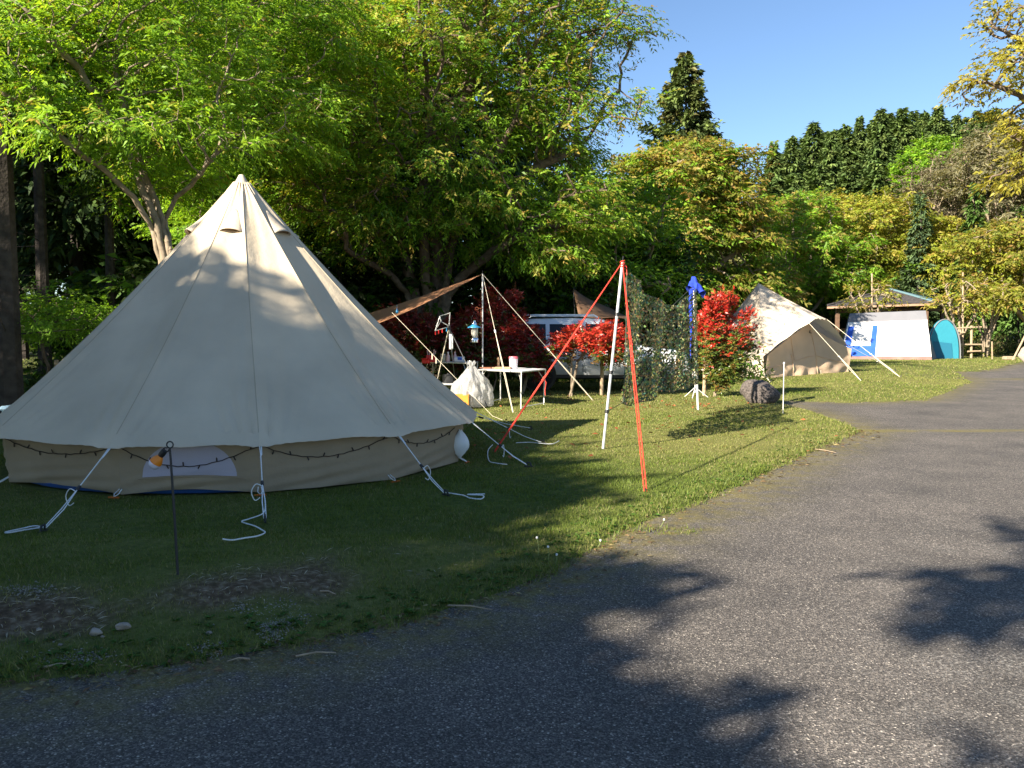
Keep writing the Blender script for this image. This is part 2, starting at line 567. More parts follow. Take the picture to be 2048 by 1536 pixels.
def road_material():
    m = bpy.data.materials.new('asphalt')
    m.use_nodes = True
    nt = m.node_tree; N = nt.nodes; L = nt.links
    b = N['Principled BSDF']
    b.inputs['Roughness'].default_value = .8
    b.inputs['Specular IOR Level'].default_value = .25
    a = N.new('ShaderNodeAttribute'); a.attribute_name = 'tint'
    sp = N.new('ShaderNodeSeparateColor'); L.new(a.outputs['Color'], sp.inputs[0])
    tc = N.new('ShaderNodeTexCoord')
    def noise(sc, de=6, ro=.55):
        n = N.new('ShaderNodeTexNoise'); n.inputs['Scale'].default_value = sc; n.inputs['Detail'].default_value = de
        n.inputs['Roughness'].default_value = ro
        L.new(tc.outputs['Object'], n.inputs['Vector']); return n.outputs[0]
    def math_(op, x, y):
        n = N.new('ShaderNodeMath'); n.operation = op; n.use_clamp = op in ('ADD', 'MULTIPLY', 'SUBTRACT')
        for k, v in enumerate((x, y)):
            if isinstance(v, (int, float)): n.inputs[k].default_value = v
            else: L.new(v, n.inputs[k])
        return n.outputs[0]
    def ramp(src, *st):
        r = N.new('ShaderNodeValToRGB')
        while len(r.color_ramp.elements) < len(st): r.color_ramp.elements.new(.5)
        for e, (p, c) in zip(r.color_ramp.elements, st):
            e.position = p; e.color = (*c, 1) if isinstance(c, tuple) else (c, c, c, 1)
        L.new(src, r.inputs[0]); return r.outputs[0]
    def mix(f, c1, c2):
        x = N.new('ShaderNodeMix'); x.data_type = 'RGBA'
        L.new(f, x.inputs[0])
        for k, v in ((6, c1), (7, c2)):
            if isinstance(v, tuple): x.inputs[k].default_value = (*v, 1)
            else: L.new(v, x.inputs[k])
        return x.outputs[2]
    def vor(sc, out='Color'):
        v = N.new('ShaderNodeTexVoronoi'); v.inputs['Scale'].default_value = sc
        L.new(tc.outputs['Object'], v.inputs['Vector']); return v
    v1 = vor(150); v2 = vor(66)
    s1 = N.new('ShaderNodeSeparateColor'); L.new(v1.outputs['Color'], s1.inputs[0])
    s2 = N.new('ShaderNodeSeparateColor'); L.new(v2.outputs['Color'], s2.inputs[0])
    stones = ramp(s1.outputs[0], (0, (.034, .033, .033)), (.5, (.075, .072, .070)), (.8, (.125, .118, .114)), (.97, (.20, .19, .175)), (1, (.38, .36, .33)))
    fleck = math_('MULTIPLY', ramp(s2.outputs[1], (.90, 0.0), (.97, 1.0)), ramp(v2.outputs['Distance'], (.18, 1.0), (.42, 0.0)))
    c = mix(fleck, stones, (.42, .40, .37))
    patch = ramp(noise(1.1, 7), (.3, (.94, .89, .84)), (.7, (1.6, 1.47, 1.34)))
    x = N.new('ShaderNodeMix'); x.data_type = 'RGBA'; x.blend_type = 'MULTIPLY'; x.inputs[0].default_value = 1
    L.new(c, x.inputs[6]); L.new(patch, x.inputs[7]); c = x.outputs[2]
    wf = math_('MULTIPLY', sp.outputs[2], ramp(noise(60, 8, .7), (.5, 0.0), (.66, 1.0)))
    wf = math_('MULTIPLY', wf, ramp(noise(3.5, 4), (.40, 0.0), (.62, 1.0)))
    c = mix(wf, c, (.30, .285, .26))
    mossn = ramp(noise(5.5, 9, .7), (.38, 0.0), (.60, 1.0))
    mf = math_('MULTIPLY', math_('MULTIPLY', sp.outputs[0], sp.outputs[0]), mossn)
    jf = math_('MULTIPLY', sp.outputs[1], ramp(noise(2.5, 8, .7), (.36, 0.0), (.60, 1.0)))
    mf2 = math_('ADD', math_('MULTIPLY', mf, .85), jf)
    moss = ramp(noise(40), (.3, (.10, .08, .02)), (.55, (.21, .175, .035)), (.8, (.28, .21, .07)))
    c = mix(mf2, c, moss)
    L.new(c, b.inputs['Base Color'])
    bp = N.new('ShaderNodeBump'); bp.inputs['Distance'].default_value = .006; bp.inputs['Strength'].default_value = 1
    L.new(v1.outputs['Distance'], bp.inputs['Height']); L.new(bp.outputs[0], b.inputs['Normal'])
    return m
tag(link('road', me, None, road_material()), kind='structure')

# ------------------------------------------------------------------ trees
def norm(a):
    return a / np.maximum(np.linalg.norm(a, axis=-1, keepdims=True), 1e-9)

def grow(stems, attr, step, kill, rng, reach=4.0, maxit=110, lift=.12):
    """branches that grow towards the clumps of leaves they carry"""
    P = []; par = []
    for pts, parent in stems:
        pts = [np.array(p, float) for p in pts]
        prev = parent
        if prev is None or prev < 0:
            P.append(pts[0]); par.append(-1); prev = len(P) - 1
        for a, b in zip(pts[:-1], pts[1:]):
            k = max(1, int(round(np.linalg.norm(b - a) / step)))
            for i in range(1, k + 1):
                P.append(a + (b - a) * i / k + rng.normal(0, step * .06, 3)); par.append(prev); prev = len(P) - 1
    A = np.array(attr)
    alive = np.ones(len(A), bool)
    nd = np.full(len(A), 1e9); ni = np.zeros(len(A), int)
    start = 0
    for it in range(maxit):
        new = np.array(P[start:])
        if len(new):
            D = np.linalg.norm(A[:, None] - new[None], axis=2)
            j = D.argmin(1); d = D[np.arange(len(A)), j]
            m = d < nd
            nd[m] = d[m]; ni[m] = j[m] + start
        alive &= nd > kill
        if not alive.any(): break
        start = len(P)
        PA = np.array(P)
        act = alive & (nd < reach * (1 + it * .08))
        if not act.any(): break
        idx = ni[act]
        dirs = norm(A[act] - PA[idx])
        u, inv = np.unique(idx, return_inverse=True)
        sm = np.zeros((len(u), 3)); np.add.at(sm, inv, dirs)
        sm = norm(sm) + rng.normal(0, .22, sm.shape) + np.array([0, 0, lift])
        cand = PA[u] + norm(sm) * step
        added = 0
        dd = np.linalg.norm(cand[:, None] - PA[None], axis=2).min(1)
        for k in range(len(u)):
            if dd[k] < step * .35: continue
            P.append(cand[k]); par.append(int(u[k])); added += 1
        if not added: break
    return np.array(P), np.array(par)

def radii(P, par, tip=.008, e=2.35, cap=None):
    n = len(P)
    acc = np.zeros(n); tips = np.zeros(n)
    for i in range(n - 1, -1, -1):
        if acc[i] == 0: acc[i] = tip ** e; tips[i] = 1
        if par[i] >= 0:
            acc[par[i]] += acc[i]; tips[par[i]] += tips[i]
    r = acc ** (1 / e)
    if cap: r *= np.minimum(1, cap / r.max()) if r.max() > cap else cap / r.max()
    return np.maximum(r, tip * .6), tips

def branch_mesh(P, par, r, sides=5, rmin=0.0):
    n = len(P)
    d = np.zeros((n, 3))
    has = par >= 0
    d[has] = norm(P[has] - P[par[has]])
    d[~has] = (0, 0, 1)
    ref = np.where(np.abs(d[:, 2:3]) < .9, np.array([[0, 0, 1.]]), np.array([[1., 0, 0]]))
    u = norm(np.cross(d, ref)); w = np.cross(d, u)
    t = np.arange(sides) * 2 * math.pi / sides
    big = {}
    for i in range(n):
        p = par[i]
        if p >= 0 and (p not in big or r[i] > r[big[p]]): big[p] = i
    e = np.where(has & (r >= rmin))[0]
    main = np.array([big.get(par[i]) == i for i in e])
    r0 = np.where(main, np.minimum(r[par[e]], r[e] * 1.5), r[e])
    cs = np.cos(t)[None, :, None]; sn = np.sin(t)[None, :, None]
    A = P[par[e]][:, None] + (u[e][:, None] * cs + w[e][:, None] * sn) * r0[:, None, None]
    A -= d[e][:, None] * (r0 * .35)[:, None, None]
    B = P[e][:, None] + (u[e][:, None] * cs + w[e][:, None] * sn) * r[e][:, None, None]
    V = np.concatenate([A, B], 1).reshape(-1, 3)
    base = (np.arange(len(e)) * 2 * sides)[:, None]
    k = np.arange(sides)[None]; l = (k + 1) % sides
    F = np.stack([base + k, base + l, base + sides + l, base + sides + k], -1).reshape(-1, 4)
    return V, F

def leaves_mesh(pos, d, nrm, L, Wd, tint, droop=.25):
    """one folded lozenge for each leaf"""
    side = norm(np.cross(d, nrm))
    n = len(pos)
    L = L[:, None]; Wd = Wd[:, None]
    mid = pos + d * L * .45
    tip = pos + d * L; tip[:, 2] -= (L[:, 0] * droop)
    up = norm(np.cross(side, d))
    V = np.stack([pos, mid + side * Wd * .5 + up * Wd * .12, tip, mid - side * Wd * .5 + up * Wd * .12], 1).reshape(-1, 3)
    F = np.arange(4 * n).reshape(n, 4)
    return V, F, np.repeat(tint, 4, 0)

def clumps(lobes, n, rng, per=9, size=(.7, .7, .22), inner=.5, low=-.55):
    """points to grow towards: flat clumps spread through the crown, denser to its outside"""
    vol = np.array([l[3] * l[4] * l[5] for l in lobes]) ** .7
    out = []
    for i in rng.choice(len(lobes), n, p=vol / vol.sum()):
        c = np.array(lobes[i][:3]); R = np.array(lobes[i][3:6])
        while True:
            v = rng.normal(0, 1, 3); v /= np.linalg.norm(v)
            if v[2] > low: break
        q = c + v * R * rng.uniform(inner ** 2, 1) ** .5
        out.append(q + rng.normal(0, 1, (per, 3)) * np.array(size) * rng.uniform(.6, 1.2))
    return np.concatenate(out)

def spray_leaves(P, par, tips, rng, n_spray, m, leaf, cols, tipcol=None, spread=.25, slen=(.3, .6), maxtips=4, zc=None, flat=.5, droop=.25, young=.35, pure=.5, outw=1.0):
    cand = np.where((tips <= maxtips) & (par >= 0))[0]
    wgt = 1.0 / tips[cand]
    k = rng.choice(cand, n_spray, p=wgt / wgt.sum())
    o = P[k] + rng.normal(0, 1, (n_spray, 3)) * np.array([spread, spread, spread * flat])
    cen = P.mean(0) if zc is None else np.array(zc)
    out = norm((o - cen) * np.array([1, 1, .35]))
    grow_d = norm(P[k] - P[par[k]])
    dr = norm(out * .55 + grow_d * .5 + rng.normal(0, .55, (n_spray, 3)) * np.array([1, 1, .35]) + np.array([0, 0, -.06]))
    sl = rng.uniform(slen[0], slen[1], n_spray)
    t = (np.arange(m) + .6) / m
    upv = norm(np.array([0, 0, 1.0]) + rng.normal(0, .25, (n_spray, 3)))
    sd = norm(np.cross(dr, upv))
    sgn = np.where(np.arange(m) % 2 == 0, 1.0, -1.0)
    pos = o[:, None] + dr[:, None] * (sl[:, None] * t[None])[..., None]
    pos[..., 2] -= (sl[:, None] * t[None] ** 2) * .22
    ld = norm(dr[:, None] * .75 + sd[:, None] * sgn[None, :, None] * .75 + rng.normal(0, .28, (n_spray, m, 3)) + np.array([0, 0, -.12]))
    nr = norm(upv[:, None] * .75 + out[:, None] * np.array([.85, .85, .3]) * outw + rng.normal(0, .45, (n_spray, m, 3)))
    base = np.array(cols)[rng.integers(0, len(cols), n_spray)] * rng.uniform(.72, 1.22, (n_spray, 1))
    col = np.repeat(base[:, None], m, 1) * rng.uniform(.82, 1.18, (n_spray, m, 1))
    if tipcol is not None:
        outer = np.linalg.norm((o - cen) / np.maximum((P.max(0) - P.min(0)) / 2, .1), axis=1)
        high = (o[:, 2] - P[:, 2].min()) / (P[:, 2].max() - P[:, 2].min())
        pick = rng.random(n_spray) < young * (sstep(.35, .9, high * .6 + outer * .5) if pure < .8 else sstep(.48, .90, high + rng.normal(0, .10, n_spray)))
        tc = np.array(tipcol)[rng.integers(0, len(tipcol), n_spray)]
        f = (pick * rng.uniform(pure, 1, n_spray))[:, None, None] * np.clip(t[None, :, None] * 1.3, .3 if pure < .8 else .9, 1)
        col = col * (1 - f) + tc[:, None] * f
    n = n_spray * m
    L = rng.uniform(.5, 1.3, n) * leaf[0]
    return leaves_mesh(pos.reshape(n, 3), ld.reshape(n, 3), nr.reshape(n, 3), L, L * leaf[1], col.reshape(n, 3), droop)

LIME = [(.25, .43, .03), (.19, .36, .026), (.29, .45, .035), (.15, .30, .022)]
GREEN = [(.15, .28, .026), (.19, .34, .03), (.10, .22, .02), (.24, .37, .034)]
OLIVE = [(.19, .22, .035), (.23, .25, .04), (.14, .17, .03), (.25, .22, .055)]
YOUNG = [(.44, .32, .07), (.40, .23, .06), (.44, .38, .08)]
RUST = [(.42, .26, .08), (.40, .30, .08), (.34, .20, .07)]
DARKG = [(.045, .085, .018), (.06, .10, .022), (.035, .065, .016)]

def tree(name, label, stems, lobes, seed, clump=90, per=9, csize=(.7, .7, .22), step=.3, kill=.35, n_spray=6000, m=10, leaf=(.1, .38),
         cols=LIME, tipcol=None, young=.35, bark='bark', trunk_r=.2, group=None, spread=.22, slen=(.3, .6), sides=6, cat='tree',
         flat=.5, inner=.5, low=-.55, droop=.25, leafm='leaf', rmin=0.0, tip=.006, maxtips=4, reach=4.0, lift=.12, pure=.5):
    rng = np.random.default_rng(seed)
    A = clumps(lobes, clump, rng, per, csize, inner, low)
    P, par = grow(stems, A, step, kill, rng, reach, lift=lift)
    r, tips = radii(P, par, tip, cap=trunk_r)
    base = stems[0][0][0]
    root = empty(name, (base[0], base[1], base[2]), label, cat, group)
    V, F = branch_mesh(P, par, r, sides, rmin)
    link('trunk', np_mesh('trunk', V, F, smooth=True), root, M[bark])
    V, F, T = spray_leaves(P, par, tips, rng, n_spray, m, leaf, cols, tipcol, spread, slen, maxtips, flat=flat, droop=droop, young=young, pure=pure)
    cr = link('crown', np_mesh('crown', V, F, T), root, M[leafm])
    return root

def copy_tree(o, loc, rz, sc, label=None, group=None):
    c = o.copy(); C.objects.link(c)
    c.location = loc; c.rotation_euler = (0, 0, rz); c.scale = sc if isinstance(sc, tuple) else (sc, sc, sc)
    if label: c['label'] = label
    if group: c['group'] = group
    for ch in list(o.children):
        k = ch.copy(); C.objects.link(k); k.parent = c
    return c

def simple_stem(x, y, h, lean=(0, 0), dz=-.1, n=4):
    z = float(gz(x, y))
    return [([(x + lean[0] * (i / n) ** 1.5, y + lean[1] * (i / n) ** 1.5, z + dz + (h - dz) * i / n) for i in range(n + 1)], -1)]

def tv(px, py, Y): return tuple(at(px, py, Y))

# A: the lime green tree whose fan of stems rises behind the big tent
Y = 14.5
ba = on(tv(322, 540, Y)[0], Y, -.1)
stemsA = [
    ([ba, tv(322, 520, Y), tv(305, 460, Y), tv(268, 395, Y - .3), tv(214, 345, Y - .6), tv(150, 300, Y - 1), tv(70, 225, Y - 1.3), tv(10, 190, Y - 1.5)], -1),
    ([ba + Vector((.08, .1, 0)), tv(330, 520, Y), tv(312, 440, Y), tv(282, 370, Y), tv(255, 300, Y), tv(205, 215, Y - .2), tv(160, 140, Y - .4), tv(85, 60, Y - .8), tv(40, 10, Y - 1)], -1),
    ([ba + Vector((.14, .0, 0)), tv(338, 500, Y), tv(318, 420, Y + .2), tv(290, 350, Y + .3), tv(262, 270, Y + .4), tv(240, 190, Y + .4), tv(226, 120, Y + .5)], -1),
    ([ba + Vector((.2, .1, 0)), tv(342, 500, Y), tv(330, 440, Y + .3), tv(352, 395, Y + .2), tv(385, 370, Y), tv(420, 320, Y - .3)], -1),
    ([ba + Vector((.05, .25, 0)), tv(326, 500, Y + .4), tv(300, 400, Y + .8), tv(272, 300, Y + 1), tv(250, 200, Y + 1.2), tv(232, 90, Y + 1.4)], -1),
]
lobesA = [(*tv(25, 150, Y - 1), .8, 1.0, .9), (*tv(60, 60, Y), 1.1, 1.3, .8), (*tv(230, 20, Y), 1.6, 1.5, .8), (*tv(185, 262, Y - 1.4), .95, .9, .16), (*tv(90, 240, Y - 1.2), .6, .8, .2),
          (*tv(350, 130, Y + .3), 1.2, 1.4, 1.3), (*tv(400, 290, Y), .9, 1.0, .5), (*tv(310, 330, Y + 1.2), .6, .6, .5), (*tv(150, 150, Y + .8), .9, .8, .6)]
tree('broadleaf_tree', 'lime green tree with a fan of leaning stems behind the left slope of the tent', stemsA, lobesA, 11, clump=92, per=11,
     csize=(.5, .5, .09), step=.17, kill=.2, n_spray=5000, m=9, leaf=(.105, .32), cols=LIME, tipcol=YOUNG, young=.12, bark='bark_pale', trunk_r=.062,
     spread=.14, slen=(.22, .45), tip=.0045, lift=.05)

# B: the second lime tree, straight above the tent
Y = 20.5
bb = on(tv(392, 560, Y)[0], Y, -.1)
stemsB = [
    ([bb, tv(395, 500, Y), tv(388, 420, Y), tv(372, 350, Y), tv(365, 300, Y - .2), tv(368, 215, Y - .2), tv(350, 130, Y - .3)], -1),
    ([bb + Vector((.12, .1, 0)), tv(402, 480, Y), tv(404, 380, Y), tv(408, 330, Y), tv(430, 250, Y - .3), tv(470, 190, Y - .5)], -1),
    ([bb + Vector((.55, .1, 0)), tv(446, 480, Y), tv(443, 380, Y), tv(440, 300, Y), tv(452, 210, Y), tv(470, 100, Y), tv(490, 20, Y)], -1),
]
lobesB = [(*tv(440, 70, Y - .5), 2.2, 2.0, 1.6), (*tv(520, 250, Y - .5), 1.5, 1.5, .9), (*tv(390, 200, Y - 1), 1.5, 1.4, 1.0), (*tv(560, 120, Y), 1.4, 1.6, 1.6),
          (*tv(360, 390, Y + .5), .8, .9, 1.0), (*tv(470, 330, Y), 1.1, 1.1, .6)]
lobesB = [(a_, b_, c_, rx_ * 1.24, ry_ * 1.1, rz_ * 1.24) for a_, b_, c_, rx_, ry_, rz_ in lobesB]
tree('broadleaf_tree', 'bright lime tree directly above the peak of the big tent', stemsB, lobesB, 12, clump=170, per=8, csize=(.55, .55, .14), step=.24, kill=.28,
     n_spray=8800, m=9, leaf=(.115, .34), cols=LIME, tipcol=YOUNG, young=.1, bark='bark_pale', trunk_r=.10, spread=.16, slen=(.25, .5), tip=.005)

# C: the largest tree, golden tipped, in the middle
Y = 24.6
bc = on(tv(850, 690, Y)[0], Y, -.15)
bq = Vector((.42, 0, 0))
stemsC = [
    ([bc + Vector((-.2, 0, 0)), tv(838, 655, Y), tv(812, 585, Y), tv(780, 548, Y - .5), tv(735, 525, Y - 1.2), tv(690, 497, Y - 2)], -1),
    ([bc, tv(842, 640, Y), tv(822, 560, Y + .2), tv(800, 480, Y + .3), tv(792, 390, Y), tv(765, 290, Y - .3), tv(720, 190, Y - .8)], -1),
    ([bc + bq * .5, tv(862, 640, Y), tv(850, 540, Y - .2), tv(846, 440, Y - .4), tv(850, 340, Y - .5), tv(860, 230, Y - .6)], -1),
    ([bc + bq, tv(884, 650, Y), tv(890, 570, Y), tv(905, 490, Y), tv(930, 430, Y - .2), tv(945, 370, Y - .3), tv(975, 330, Y - .6), tv(1010, 290, Y - 1)], -1),
    ([bc + bq * 1.1, tv(888, 640, Y), tv(896, 590, Y), tv(930, 545, Y - .3), tv(985, 505, Y - .6), tv(1040, 470, Y - 1), tv(1095, 450, Y - 1)], -1),
    ([bc + bq * .9, tv(882, 620, Y), tv(890, 540, Y + .5), tv(905, 450, Y + .6), tv(960, 415, Y + .3), tv(1030, 370, Y), tv(1080, 330, Y - .3), tv(1150, 300, Y)], -1),
    ([bc + bq * .8, tv(874, 620, Y + .3), tv(876, 520, Y + .5), tv(870, 400, Y + .6), tv(900, 280, Y + .6), tv(940, 170, Y + .5), tv(960, 60, Y + .4)], -1),
]
lobesC = [(*tv(900, 130, Y), 3.2, 3.2, 2.6), (*tv(1100, 250, Y), 1.8, 2.6, 1.5), (*tv(1110, 110, Y + .5), 1.8, 2.4, 1.9), (*tv(1100, 420, Y - .5), 1.7, 2.4, 1.1),
          (*tv(720, 230, Y), 2.0, 2.6, 1.8), (*tv(690, 420, Y - 1), 1.9, 2.2, 1.0), (*tv(890, 400, Y - 1.6), 1.9, 1.4, .8), (*tv(980, -10, Y), 2.6, 3.0, 1.6),
          (*tv(830, 300, Y - 2), 1.3, 1.2, .7), (*tv(1080, 500, Y - .4), 1.5, 2.0, .7), (*tv(780, 470, Y - 1.6), 1.6, 1.2, .6)]
lobesC = [(a_, b_, c_, rx_ * 1.1, ry_ * .92, rz_ * 1.1) for a_, b_, c_, rx_, ry_, rz_ in lobesC]
tree('broadleaf_tree', 'largest spreading tree with golden tipped crown on many thick limbs, behind the tripod hanger', stemsC, lobesC, 13, clump=215, per=12,
     csize=(.62, .62, .30), step=.28, kill=.3, n_spray=17500, m=8, leaf=(.132, .38), cols=GREEN + LIME[:2], tipcol=YOUNG, young=.55, bark='bark', trunk_r=.26,
     spread=.24, slen=(.3, .6), tip=.006, reach=3.0, inner=.35)
# C2: greener neighbour filling between B and C
Y = 26.5
s = [([on(tv(610, 640, Y)[0], Y, -.1), tv(608, 560, Y), tv(600, 450, Y), tv(590, 330, Y), tv(600, 200, Y)], -1)]
tree('broadleaf_tree', 'mid green tree between the lime tree over the tent peak and the largest tree', s,
     [(*tv(610, 130, Y), 2.5, 2.2, 3.0), (*tv(640, 350, Y), 2.1, 1.8, 1.8), (*tv(610, 470, Y + .5), 2.0, 1.8, 1.2), (*tv(680, 60, Y), 2.1, 1.6, 2.0)],
     14, clump=130, csize=(.6, .6, .16), step=.26, kill=.3, n_spray=5200, m=8, leaf=(.15, .36), cols=LIME[1:] + GREEN[:2], tipcol=YOUNG, young=.12, trunk_r=.13, spread=.22)

# E: the rust tinged tree right of the middle
Y = 43.0
be = on(tv(1362, 660, Y)[0], Y, -.1)
stemsE = []
for k, path in enumerate(([(1352, 610), (1340, 560), (1310, 500), (1280, 450)], [(1362, 600), (1360, 540), (1368, 470), (1370, 400), (1350, 320)],
                          [(1374, 600), (1385, 540), (1420, 480), (1470, 430), (1520, 390)], [(1380, 610), (1400, 570), (1450, 520), (1510, 480)], [(1340, 610), (1310, 560), (1268, 520), (1240, 500)])):
    stemsE.append(([be + Vector((-.4 + .2 * k, .1 * (k % 2), 0))] + [tv(x, y, Y + (k % 3 - 1) * .6) for x, y in path], -1))
lobesE = [(*tv(1370, 365, Y), 2.2, 2.6, 1.6), (*tv(1435, 430, Y), 1.5, 2.4, 1.5), (*tv(1290, 420, Y), 1.6, 2.0, 1.6), (*tv(1400, 480, Y - 1.2), 2.6, 1.6, .8),
          (*tv(1440, 560, Y), 1.6, 1.8, .7), (*tv(1290, 560, Y + 1), 1.4, 1.6, .8), (*tv(1370, 320, Y), 1.8, 1.8, .6)]
lobesE = [(a_, b_, c_, rx_ * 1.27, ry_ * .95, rz_ * 1.25) for a_, b_, c_, rx_, ry_, rz_ in lobesE]
tree('broadleaf_tree', 'rounded tree with rust tinged top behind the camouflage net and blue cloth', stemsE, lobesE, 15, clump=210, per=7, csize=(.7, .7, .2), step=.33,
     kill=.4, n_spray=10500, m=6, leaf=(.25, .42), cols=GREEN + OLIVE + LIME[:2], tipcol=RUST + YOUNG[1:2], young=.6, bark='bark_pale', trunk_r=.24, spread=.3, slen=(.35, .7), tip=.009)

def mid_tree(px, pyb, Y, lobes, label, seed, cols, tipcol=None, young=.3, n_spray=5200, leaf=(.26, .45), nst=4, fan=70, stem_top=100, group=None, trunk_r=.16, clump=110, bark='bark_pale', cs=.9, name='broadleaf_tree', rs=1.0, **kw):
    rng = random.Random(seed)
    b = on(at(px, 600, Y).x, Y, -.1)
    st = []
    tz = [at(lx, ly, Y) for lx, ly, *_ in lobes]
    for k in range(nst):
        f = (k + .5) / nst * 2 - 1
        top = at(px + f * fan, pyb - stem_top + abs(f) * 12, Y)
        mid = at(px + f * fan * .3, pyb - stem_top * .45, Y + rng.uniform(-.5, .5))
        st.append(([b + Vector((f * .2, rng.uniform(-.15, .15), 0)), mid, top], -1))
    lb = [(*at(lx, ly, Y + (q[3] if len(q) > 3 else 0)), q[0] * rs, q[1] * rs, q[2] * rs) for lx, ly, *q in lobes]
    return tree(name, label, st, lb, seed, clump=clump, per=7, csize=(cs, cs, .24), step=.42, kill=.5, n_spray=n_spray, m=6, leaf=leaf, cols=cols, tipcol=tipcol,
                young=young, bark=bark, trunk_r=trunk_r, group=group, spread=.36, slen=(.4, .8), tip=.01, sides=5, reach=5.0, **kw)

YLIME = [(.27, .31, .03), (.31, .34, .04), (.21, .26, .028), (.33, .31, .055)]
mid_tree(1590, 690, 72, [(1590, 480, 3.2, 3, 2.6), (1520, 560, 2.2, 2.4, 1.6), (1650, 570, 2.4, 2.4, 1.6)], 'green layered tree just above the second cream tent', 21, GREEN + LIME[:2], RUST, .35, rs=1.55, n_spray=6500, clump=160, leaf=(.30, .45))
mid_tree(1735, 690, 78, [(1735, 450, 3.4, 3, 2.2), (1660, 510, 2.6, 2.6, 1.6), (1800, 520, 2.6, 2.6, 1.8), (1735, 570, 3.6, 2.6, 1.0)], 'broad yellow green tree behind the pavilion roof', 22, YLIME, YOUNG, .2, n_spray=7500, clump=210, rs=1.5, leaf=(.31, .45))
mid_tree(1928, 690, 74, [(1930, 500, 3.2, 3, 1.8), (1870, 540, 2.0, 2.4, 1.5), (1990, 550, 2.6, 2.6, 1.8), (1930, 570, 2.8, 2.4, 1.0)], 'yellow green tree with bare fanned stems right of the pavilion', 23, YLIME, YOUNG, .3, nst=6, fan=55, n_spray=6500, clump=180, leaf=(.30, .45), rs=1.42)
mid_tree(2070, 690, 50, [(2060, 510, 2.6, 3, 2.2), (2030, 590, 2.0, 2.2, 1.0)], 'yellow olive tree cut by the right edge beside the far road', 24, YLIME + OLIVE, RUST, .3, n_spray=4200)
mid_tree(1460, 690, 45, [(1450, 585, 1.8, 1.6, .9), (1490, 600, 1.0, 1.2, .7), (1420, 600, 1.5, 1.5, .9)], 'low bushy green tree behind the red shrub and the second cream tent', 25, GREEN + OLIVE, RUST, .3, n_spray=4600, stem_top=60, rs=1.25)
mid_tree(1850, 690, 76, [(1850, 560, 2.8, 3, 1.8), (1820, 610, 2.4, 2.4, 1.0)], 'darker green tree filling the gap behind the pavilion', 26, GREEN + DARKG, None, 0, n_spray=5200, rs=1.2, leaf=(.32, .45))
mid_tree(1655, 690, 76, [(1640, 600, 3.4, 3, 1.6), (1720, 590, 2.6, 2.6, 1.4), (1560, 600, 2.6, 2.6, 1.8)], 'dark green tree low between the second cream tent and the pavilion', 27, GREEN, None, 0, n_spray=6500, rs=1.25, leaf=(.32, .45))

# small, thinly leaved trees near the pavilion, each with a tall stake
for px, Y, seed, lab, nst in ((1742, 54, 31, 'thin young tree tied to a tall pale stake before the pavilion roof', 5), (1916, 49, 32, 'slim many stemmed tree beside the wooden rail, touching its tall stake', 6),
                              (1976, 50, 33, 'nearly bare fan shaped tree on the grass right of the wooden rail', 7)):
    b = on(at(px, 600, Y).x, Y, -.1)
    st = []
    rr = random.Random(seed)
    for k in range(nst):
        f = (k + .5) / nst * 2 - 1
        st.append(([b + Vector((f * .12, rr.uniform(-.1, .1), 0)), b + Vector((f * .3, rr.uniform(-.3, .3), 1.5)), b + Vector((f * 1.1, rr.uniform(-.6, .6), 3.0)), b + Vector((f * 1.6, rr.uniform(-.8, .8), 4.3))], -1))
    tree('young_tree', lab, st, [(b.x, b.y, b.z + 3.6, 1.5, 1.5, 1.3)], seed, clump=36, per=5, csize=(.4, .4, .2), step=.3, kill=.35, n_spray=300, m=5, leaf=(.2, .45), cols=YLIME, tipcol=RUST,
         young=.4, bark='bark_pale', trunk_r=.075, spread=.2, tip=.011, sides=5)

# the tree at the right edge that reaches into the sky
Y = 16.0
st = [([on(12.6, Y, -.1), (12.4, Y, 3), tv(2160, 330, Y), tv(2110, 260, Y), tv(2040, 190, Y), tv(1975, 165, Y)], -1),
      ([(12.5, Y, 2.0), tv(2190, 200, Y), tv(2120, 120, Y), tv(2040, 75, Y), tv(1990, 55, Y)], -1),
      ([(12.4, Y, 3.2), tv(2130, 370, Y), tv(2070, 300, Y), tv(2010, 265, Y)], -1), ([(12.4, Y, 2.6), tv(2140, 440, Y), tv(2090, 380, Y + .5), tv(2050, 330, Y + .5)], -1)]
tree('broadleaf_tree', 'golden leaved tree reaching in from the right edge against the sky', st,
     [(*tv(2030, 40, Y), .55, .7, .35), (*tv(1990, 160, Y), .55, .6, .22), (*tv(2090, 110, Y), .8, .9, .6), (*tv(2045, 285, Y), .55, .7, .4), (*tv(2050, 360, Y + .5), .5, .6, .35), (*tv(2130, 250, Y), .9, .9, .8)],
     41, clump=70, per=7, csize=(.24, .24, .07), step=.16, kill=.2, n_spray=1200, m=8, leaf=(.105, .42), cols=[(.34, .30, .045), (.38, .34, .05), (.29, .27, .04), (.26, .28, .04)], tipcol=YOUNG[2:], young=.4,
     bark='bark', trunk_r=.085, spread=.1, slen=(.18, .36), tip=.004)

